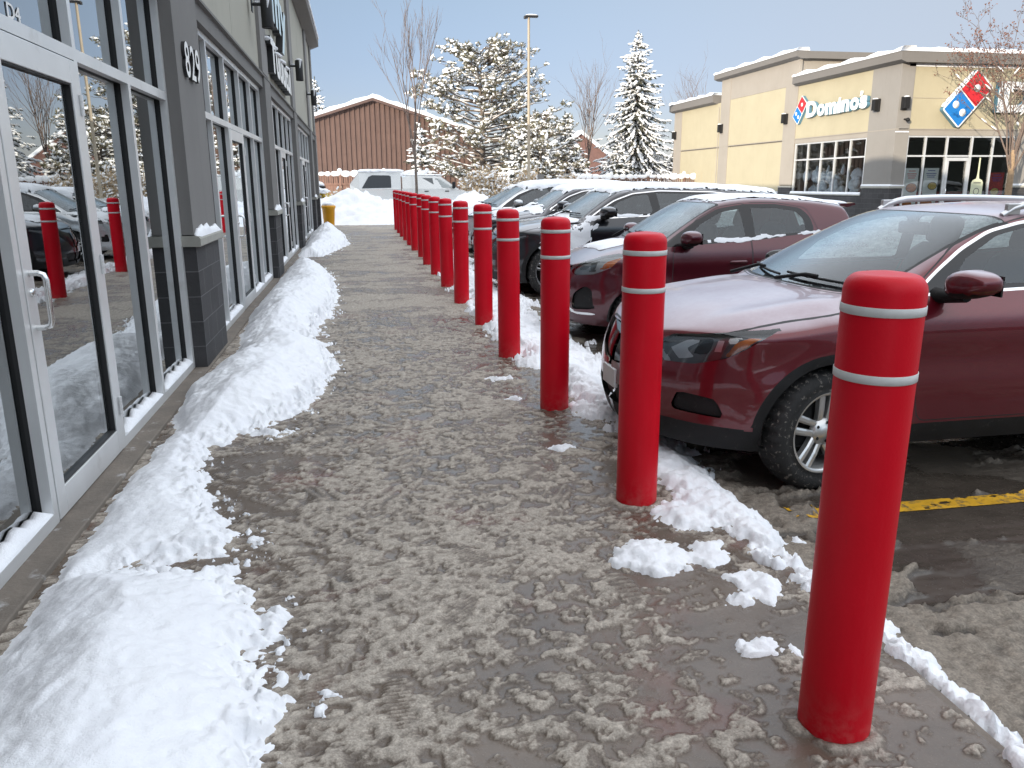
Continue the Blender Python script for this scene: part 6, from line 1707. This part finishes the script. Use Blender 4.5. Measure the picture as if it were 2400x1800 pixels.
# ------------------------------------------------------------------ barn and far house
bn = thing('barn', 'brown ribbed metal barn with snow along its gable roof', 'barn', (1.45, 62, 0))
def gz(x): return 7.25 - .315 * abs(x)
hw = 8.0; m = MB(); V = []; F = []; x = -hw; pts = []
while x < hw:
    for dx, dy in ((0, 0), (.05, -.07), (.17, -.07), (.22, 0)): pts.append((x + dx, dy))
    x += .36
for px, py in pts: V += [(px, py, -.1), (px, py, gz(px))]
for i in range(len(pts) - 1): F.append((2 * i, 2 * i + 2, 2 * i + 3, 2 * i + 1))
m.add(V, F, 0); m.box(-hw, hw, .05, .1, -.1, 4.6); m.box(-hw, -hw + .1, 0, 22, -.1, gz(hw)); m.box(hw - .1, hw, 0, 22, -.1, gz(hw)); m.build('wall', M['barn'], bn)
m = MB()
for s in (-1, 1):
    m.prism([(0, 7.26), (s * (hw + .3), gz(hw + .3) + .01), (s * (hw + .3), gz(hw + .3) + .19), (0, 7.44)], -.45, 22, 'Y')
ro = m.build('roof', M['barn_trim'], bn)
m = MB(); rng = random.Random(6); n = 70; V = []; F = []
for i in range(n + 1):
    xx = -(hw + .33) + 2 * (hw + .33) * i / n; zz = 7.44 - .315 * abs(xx); th = .24 + .05 * math.sin(i * .9) + .05 * rng.random()
    V += [(xx, -.47, zz + .002), (xx, -.56, zz + th * .45), (xx, -.42, zz + th), (xx, 22, zz + th), (xx, 22, zz)]
for i in range(n):
    for q in range(4): F.append((i * 5 + q, i * 5 + 5 + q, i * 5 + 6 + q, i * 5 + q + 1))
m.add(V, F, 0, True); m.build('roof_snow', M['tree_snow'], ro)
def house(lab, x, y, w_, d_, h_, rise, mat):
    t = thing('house', lab, 'house', (x, y, 0)); m = MB(); m.prism([(-w_ / 2, -.1), (w_ / 2, -.1), (w_ / 2, h_), (0, h_ + rise), (-w_ / 2, h_)], 0, d_, 'Y'); m.build('wall', mat, t)
    m = MB()
    for s in (-1, 1): m.prism([(0, h_ + rise + .02), (s * (w_ / 2 + .4), h_ - rise * .8 / w_ + .02), (s * (w_ / 2 + .4), h_ - rise * .8 / w_ + .32), (0, h_ + rise + .34)], -.3, d_ + .3, 'Y')
    m.build('roof_snow', M['tree_snow'], t)
    m = MB(); m.box(-.5, .5, -.02, .02, 1.2, 2.3); m.build('window', M['gloss_black'], t)
house('brick house with a snowy roof behind the thin bare tree', 21.5, 78, 7, 8, 3.4, 2.6, M['house'])
house('low garage with a thick snow roof, behind the lamp pole', 12.8, 62, 5, 6, 2.2, 1.3, M['barn_trim'])

# ------------------------------------------------------------------ light pole
t = thing('light_pole', 'tall tan light pole with a flat twin head above the parked cars', 'light pole', (7.98, 38, -.1))
m = MB(); m.tube([(0, 0, .9), (0, 0, 8.75)], [.07, .055], 12); m.build('pole', M['pole'], t)
m = MB(); m.lathe([(.001, 1.0), (.19, 1.0), (.2, .98), (.21, -.2)], 20); m.build('pole_base', M['pole_base'], t)
m = MB(); m.box(-.18, .42, -.12, .12, 8.76, 8.84, bev=.02); m.box(-.22, -.08, -.1, .1, 8.70, 8.82, bev=.02); m.build('lamp_head', M['black_metal'], t)
m = MB(); m.ball((.14, 0, 8.86), (.3, .11, .04), 0, 12, 5); m.build('snow_cap', M['snow'], t)
t = thing('small_sign', 'small grey post sign beside the foot of the light pole', 'sign', (8.55, 38, 0)); m = MB(); m.tube([(0, 0, -.1), (0, 0, 1.9)], .03, 8); m.build('post', M['black_metal'], t); m = MB(); m.box(-.16, .16, -.03, -.01, 1.4, 1.85, bev=.004); m.build('sign_plate', M['fascia'], t)

# ------------------------------------------------------------------ salt bin and dark bin at the end of the shops
t = thing('salt_bucket', 'yellow salt bucket with snow on its lid at the end of the shops', 'bucket', (-1.02, 29.75, -.02))
m = MB(); m.lathe([(.001, 0), (.17, 0), (.18, .02), (.225, .62), (.24, .63), (.24, .68), (.225, .69)], 28); m.build('bucket_body', M['yellow_plastic'], t)
m = MB(); m.lathe([(.25, .665), (.255, .70), (.24, .735), (.001, .75)], 28); m.build('lid', M['yellow_plastic'], t); m = MB(); m.ball((0, 0, .76), (.22, .21, .1), 0, 14, 7, .06, random.Random(1)); m.build('snow_cap', M['snow'], t)
t = thing('waste_bin', 'dark waste bin standing behind the yellow shrub', 'bin', (-1.9, 37.5, -.02)); m = MB(); m.prism([(-.42, 0), (.42, 0), (.5, 1.3), (-.5, 1.3)], -.4, .4, 'Y'); m.build('bin_body', M['black_plastic'], t); m = MB(); m.box(-.54, .54, -.45, .45, 1.3, 1.38, bev=.02); m.build('lid', M['black_plastic'], t); m = MB(); m.ball((0, 0, 1.44), (.5, .42, .18), 0, 14, 7, .05, random.Random(3)); m.build('snow_cap', M['snow'], t)

# ------------------------------------------------------------------ white pickup with a canopy
tk = thing('pickup_truck', 'white crew-cab pickup truck with a canopy over its bed, behind the snow bank', 'pickup truck', (-.30, 37.0, 0))
def loft(rows, mats, name, mi=0, cap=True, parent=tk):
    """rows: list of closed outlines (equal counts)"""
    V = []; F = []; n = len(rows[0])
    for r in rows: V += r
    for i in range(len(rows) - 1):
        for k in range(n): F.append((i * n + k, i * n + (k + 1) % n, (i + 1) * n + (k + 1) % n, (i + 1) * n + k))
    if cap: F += [tuple(range(n))[::-1], tuple(range((len(rows) - 1) * n, len(rows) * n))]
    m = MB(); m.add(V, F, mi); o = m.build(name, mats, parent); bm = bmesh.new(); bm.from_mesh(o.data); bmesh.ops.recalc_face_normals(bm, faces=bm.faces); bm.to_mesh(o.data); bm.free(); return o
def sect(x, w0, w1, z0, z1, tw):  # lower body, shoulder, top inward
    return [(x, -w0, z0), (x, w0, z0), (x, w1, (z0 + z1) * .55), (x, w1, z1), (x, -w1, z1), (x, -w1, (z0 + z1) * .55)]
loft([sect(0, .86, .92, .55, 1.17, 0), sect(.1, .90, .96, .48, 1.19, 0), sect(2.2, .90, .97, .45, 1.2, 0)], M['paint_white'], 'truck_bed')
loft([sect(2.23, .90, .97, .45, 1.24, 0), sect(4.2, .9, .97, .45, 1.22, 0), sect(4.6, .9, .97, .45, 1.18, 0), sect(5.15, .9, .95, .45, 1.10, 0), sect(5.5, .84, .88, .5, 1.02, 0), sect(5.6, .7, .74, .55, .96, 0)], M['paint_white'], 'cab_body')
def top(rows): return [[(x, -a, z0), (x, a, z0), (x, b, z1), (x, b * .6, z1 + .05), (x, -b * .6, z1 + .05), (x, -b, z1)] for x, a, b, z0, z1 in rows]
loft(top([(.02, .93, .72, 1.19, 1.42), (.42, .94, .78, 1.2, 1.92), (2.14, .94, .8, 1.21, 1.94), (2.2, .94, .8, 1.21, 1.92)]), M['paint_white'], 'canopy')
loft(top([(2.26, .95, .74, 1.24, 1.72), (2.6, .95, .75, 1.24, 1.78), (3.7, .95, .74, 1.22, 1.77), (4.0, .95, .72, 1.22, 1.70), (4.75, .93, .80, 1.17, 1.2)]), M['paint_white'], 'cab_roof')
def yz(x, z, za=1.2, zb=1.92, a=.95, b=.79): return a + (b - a) * (z - za) / (zb - za) + .004
def glass_poly(pts, name, par=tk, mat='gloss_black', zb=1.92, b=.79, za=1.2):
    m = MB(); 
    for sg in (-1, 1):
        V = [(x, sg * yz(x, z, za, zb, .95, b), z) for x, z in pts]; m.add(V, [tuple(range(len(V))) if sg < 0 else tuple(range(len(V)))[::-1]])
    return m.build(name, M[mat], par)
for sg, nm in ((-1, 'a'), (1, 'b')):
    for pts, zb_, b_, mat in (([(.52, 1.26), (1.78, 1.28), (1.78, 1.80), (.98, 1.81), (.82, 1.74)], 1.92, .79, 'gloss_black'), ([(3.02, 1.28), (3.66, 1.27), (3.58, 1.68), (3.05, 1.69)], 1.77, .745, 'dark_glass'), ([(3.76, 1.27), (4.5, 1.25), (4.34, 1.38), (3.96, 1.64), (3.70, 1.68)], 1.75, .745, 'glass_far')):
        m = MB(); V = [(x, sg * yz(x, z, 1.2, zb_, .95, b_), z) for x, z in pts]; m.add(V, [tuple(range(len(V))) if sg < 0 else tuple(range(len(V)))[::-1]]); m.build('side_window', M[mat], tk)
    m = MB(); m.box(4.42, 4.55, sg * 1.0, sg * 1.22, 1.24, 1.52, bev=.03); m.tube([(4.5, sg * .93, 1.25), (4.5, sg * 1.05, 1.32)], .03, 6); m.build('door_mirror', M['black_plastic'], tk)
    for hx in (3.3, 4.2):
        m = MB(); m.box(hx - .09, hx + .09, sg * .965, sg * .99, 1.10, 1.14, bev=.008); m.build('door_handle', M['black_plastic'], tk)
    for wx in (1.15, 4.75): wheel(tk, wx, sg * .95, .38, .26, .38, .23, 5, (M['tyre'], M['rim']), sg)
    m = MB(); m.box(-.01, .03, sg * .72, sg * .9, .75, 1.12, bev=.01); m.build('tail_lamp', M['red_lamp'], tk)
m = MB(); m.box(-.12, 0, -.9, .9, .48, .66, bev=.02); m.build('rear_bumper', M['chrome'], tk)
m = MB(); m.add([(4.02, -.66, 1.68), (4.72, -.8, 1.235), (4.72, .8, 1.235), (4.02, .66, 1.68)], [(0, 1, 2, 3)]); m.V = [(a + .012, b, c + .012) for a, b, c in m.V]; m.build('windscreen', M['dark_glass'], tk)
m = MB(); rng = random.Random(5)
for k in range(22): m.ball((rng.uniform(.55, 2.1), rng.uniform(-.6, .6), 1.98), (.35, .3, .09), 0, 9, 5, .1, rng)
for k in range(16): m.ball((rng.uniform(2.5, 3.9), rng.uniform(-.55, .55), 1.81), (.3, .28, .05), 0, 9, 5, .1, rng)
m.build('snow_cover', M['tree_snow'], tk)
m = MB()
for x in (2.215, 2.86): m.box(x - .008, x + .008, -.975, -.968, .5, 1.2)
m.build('panel_gap', M['gasket'], tk)
# snow-covered car at the far right, by the restaurant
if DO_CARS >= 2:
    wc = derive(far, snow=[('r', box_reg(1.0, 3.95, .8, -.1), .12, 61), ('b', box_reg(.05, 1.1, .8, -.1), .09, 62)]); wc['mats'] = dict(far['mats'], paint=M['paint_white'])
    build_car(wc, 'parked_car', 'snow-capped white car beside the young tree at the right-hand edge', 'car', (22.9, 22.6, LOT_Z), .45)
# ------------------------------------------------------------------ camera, sun and sky
cam_d = bpy.data.cameras.new('camera'); cam = bpy.data.objects.new('camera', cam_d); COL.objects.link(cam)
f_px, pitch, roll, yaw = 1873.145, .2468563, -.00537352, .1853296
cam_d.sensor_width = 36; cam_d.lens = 36 * f_px / 2400; cam_d.clip_end = 3000; cam_d.clip_start = .05
fw = Vector((math.sin(yaw) * math.cos(pitch), math.cos(yaw) * math.cos(pitch), -math.sin(pitch)))
rt = Vector((math.cos(yaw), -math.sin(yaw), 0)); up = rt.cross(fw)
r2 = rt * math.cos(roll) + up * math.sin(roll); u2 = -rt * math.sin(roll) + up * math.cos(roll)
R = Matrix((r2, u2, -fw)).transposed().to_4x4()
cam.matrix_world = Matrix.Translation((0, 0, 1.46978)) @ R
sc.camera = cam
SUN_DIR = Vector((.70, .71, 0)).normalized()      # the way the light travels over the ground
ELEV = math.radians(9.6)
tv = Vector((SUN_DIR.x * math.cos(ELEV), SUN_DIR.y * math.cos(ELEV), -math.sin(ELEV)))
sd = bpy.data.lights.new('sun', 'SUN'); sd.energy = SUN_E if 'SUN_E' in globals() else 4.0; sd.angle = math.radians(.53); sd.color = (1, .88, .72)
so = bpy.data.objects.new('sun', sd); COL.objects.link(so); so.rotation_euler = tv.to_track_quat('-Z', 'Y').to_euler(); so.location = (-30, -30, 20)
w = bpy.data.worlds.new('World'); sc.world = w; w.use_nodes = True
nt = w.node_tree; nt.nodes.clear()
sky = nt.nodes.new('ShaderNodeTexSky'); sky.sky_type = 'NISHITA'; sky.sun_disc = False
sky.sun_elevation = ELEV
# sun_rotation: clockwise from +Y
sky.sun_rotation = math.atan2(-SUN_DIR.x, -SUN_DIR.y)
sky.altitude = 200; sky.air_density = 1.0; sky.dust_density = .6; sky.ozone_density = 1.0
# pale fill added to the unseen upper sky to lift shade; low sky dimmed
tc = nt.nodes.new('ShaderNodeTexCoord'); sx = nt.nodes.new('ShaderNodeSeparateXYZ'); nt.links.new(tc.outputs['Generated'], sx.inputs[0])
def wmap(a, b, c, d):
    m = nt.nodes.new('ShaderNodeMapRange'); m.interpolation_type = 'SMOOTHSTEP'
    for i, v in enumerate((a, b, c, d)): m.inputs[1 + i].default_value = v
    nt.links.new(sx.outputs[2], m.inputs[0]); return m.outputs[0]
upper_fill = nt.nodes.new('ShaderNodeMix'); upper_fill.data_type = 'RGBA'
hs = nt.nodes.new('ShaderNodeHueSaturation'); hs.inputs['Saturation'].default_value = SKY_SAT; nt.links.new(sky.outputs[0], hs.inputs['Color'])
nt.links.new(wmap(.22, .6, 0, .7), upper_fill.inputs[0]); nt.links.new(hs.outputs[0], upper_fill.inputs[6]); upper_fill.inputs[7].default_value = UPPER_FILL
tint = nt.nodes.new('ShaderNodeValToRGB'); nt.links.new(sx.outputs[2], tint.inputs[0])
for e_, (p_, c_) in zip([tint.color_ramp.elements[0], tint.color_ramp.elements[1], tint.color_ramp.elements.new(.5), tint.color_ramp.elements.new(.5)], SKY_TINT): e_.position = p_; e_.color = (*c_, 1)
mt_ = nt.nodes.new('ShaderNodeMix'); mt_.data_type = 'RGBA'; mt_.blend_type = 'MULTIPLY'; mt_.inputs[0].default_value = 1
nt.links.new(upper_fill.outputs[2], mt_.inputs[6]); nt.links.new(tint.outputs[0], mt_.inputs[7])
mu = nt.nodes.new('ShaderNodeVectorMath'); mu.operation = 'SCALE'
hz = nt.nodes.new('ShaderNodeMapRange'); hz.interpolation_type = 'SMOOTHSTEP'   # milky haze towards the east
for i, v in enumerate((0., .75, .08, .72)): hz.inputs[1 + i].default_value = v
nt.links.new(sx.outputs[0], hz.inputs[0])
hq = nt.nodes.new('ShaderNodeMath'); hq.operation = 'MULTIPLY'; nt.links.new(hz.outputs[0], hq.inputs[0]); nt.links.new(wmap(.22, .36, 1, 0), hq.inputs[1])
hm = nt.nodes.new('ShaderNodeMix'); hm.data_type = 'RGBA'; nt.links.new(hq.outputs[0], hm.inputs[0]); nt.links.new(mt_.outputs[2], hm.inputs[6]); hm.inputs[7].default_value = HAZE
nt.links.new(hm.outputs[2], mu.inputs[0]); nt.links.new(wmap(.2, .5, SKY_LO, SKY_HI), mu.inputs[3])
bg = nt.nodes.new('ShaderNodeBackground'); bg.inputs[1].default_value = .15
ow = nt.nodes.new('ShaderNodeOutputWorld')
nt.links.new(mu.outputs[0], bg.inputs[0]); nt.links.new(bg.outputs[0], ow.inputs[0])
vs = sc.view_settings; vs.view_transform = 'Standard'; vs.look = 'None'; vs.gamma = 1; vs.use_curve_mapping = False
vs.exposure = EXPO if 'EXPO' in globals() else 1.0
sc.cycles.max_bounces = 10; sc.cycles.transparent_max_bounces = 24; sc.cycles.glossy_bounces = 5; sc.cycles.diffuse_bounces = 4
sc.cycles.use_denoising = True
sc.cycles.caustics_reflective = False; sc.cycles.caustics_refractive = False
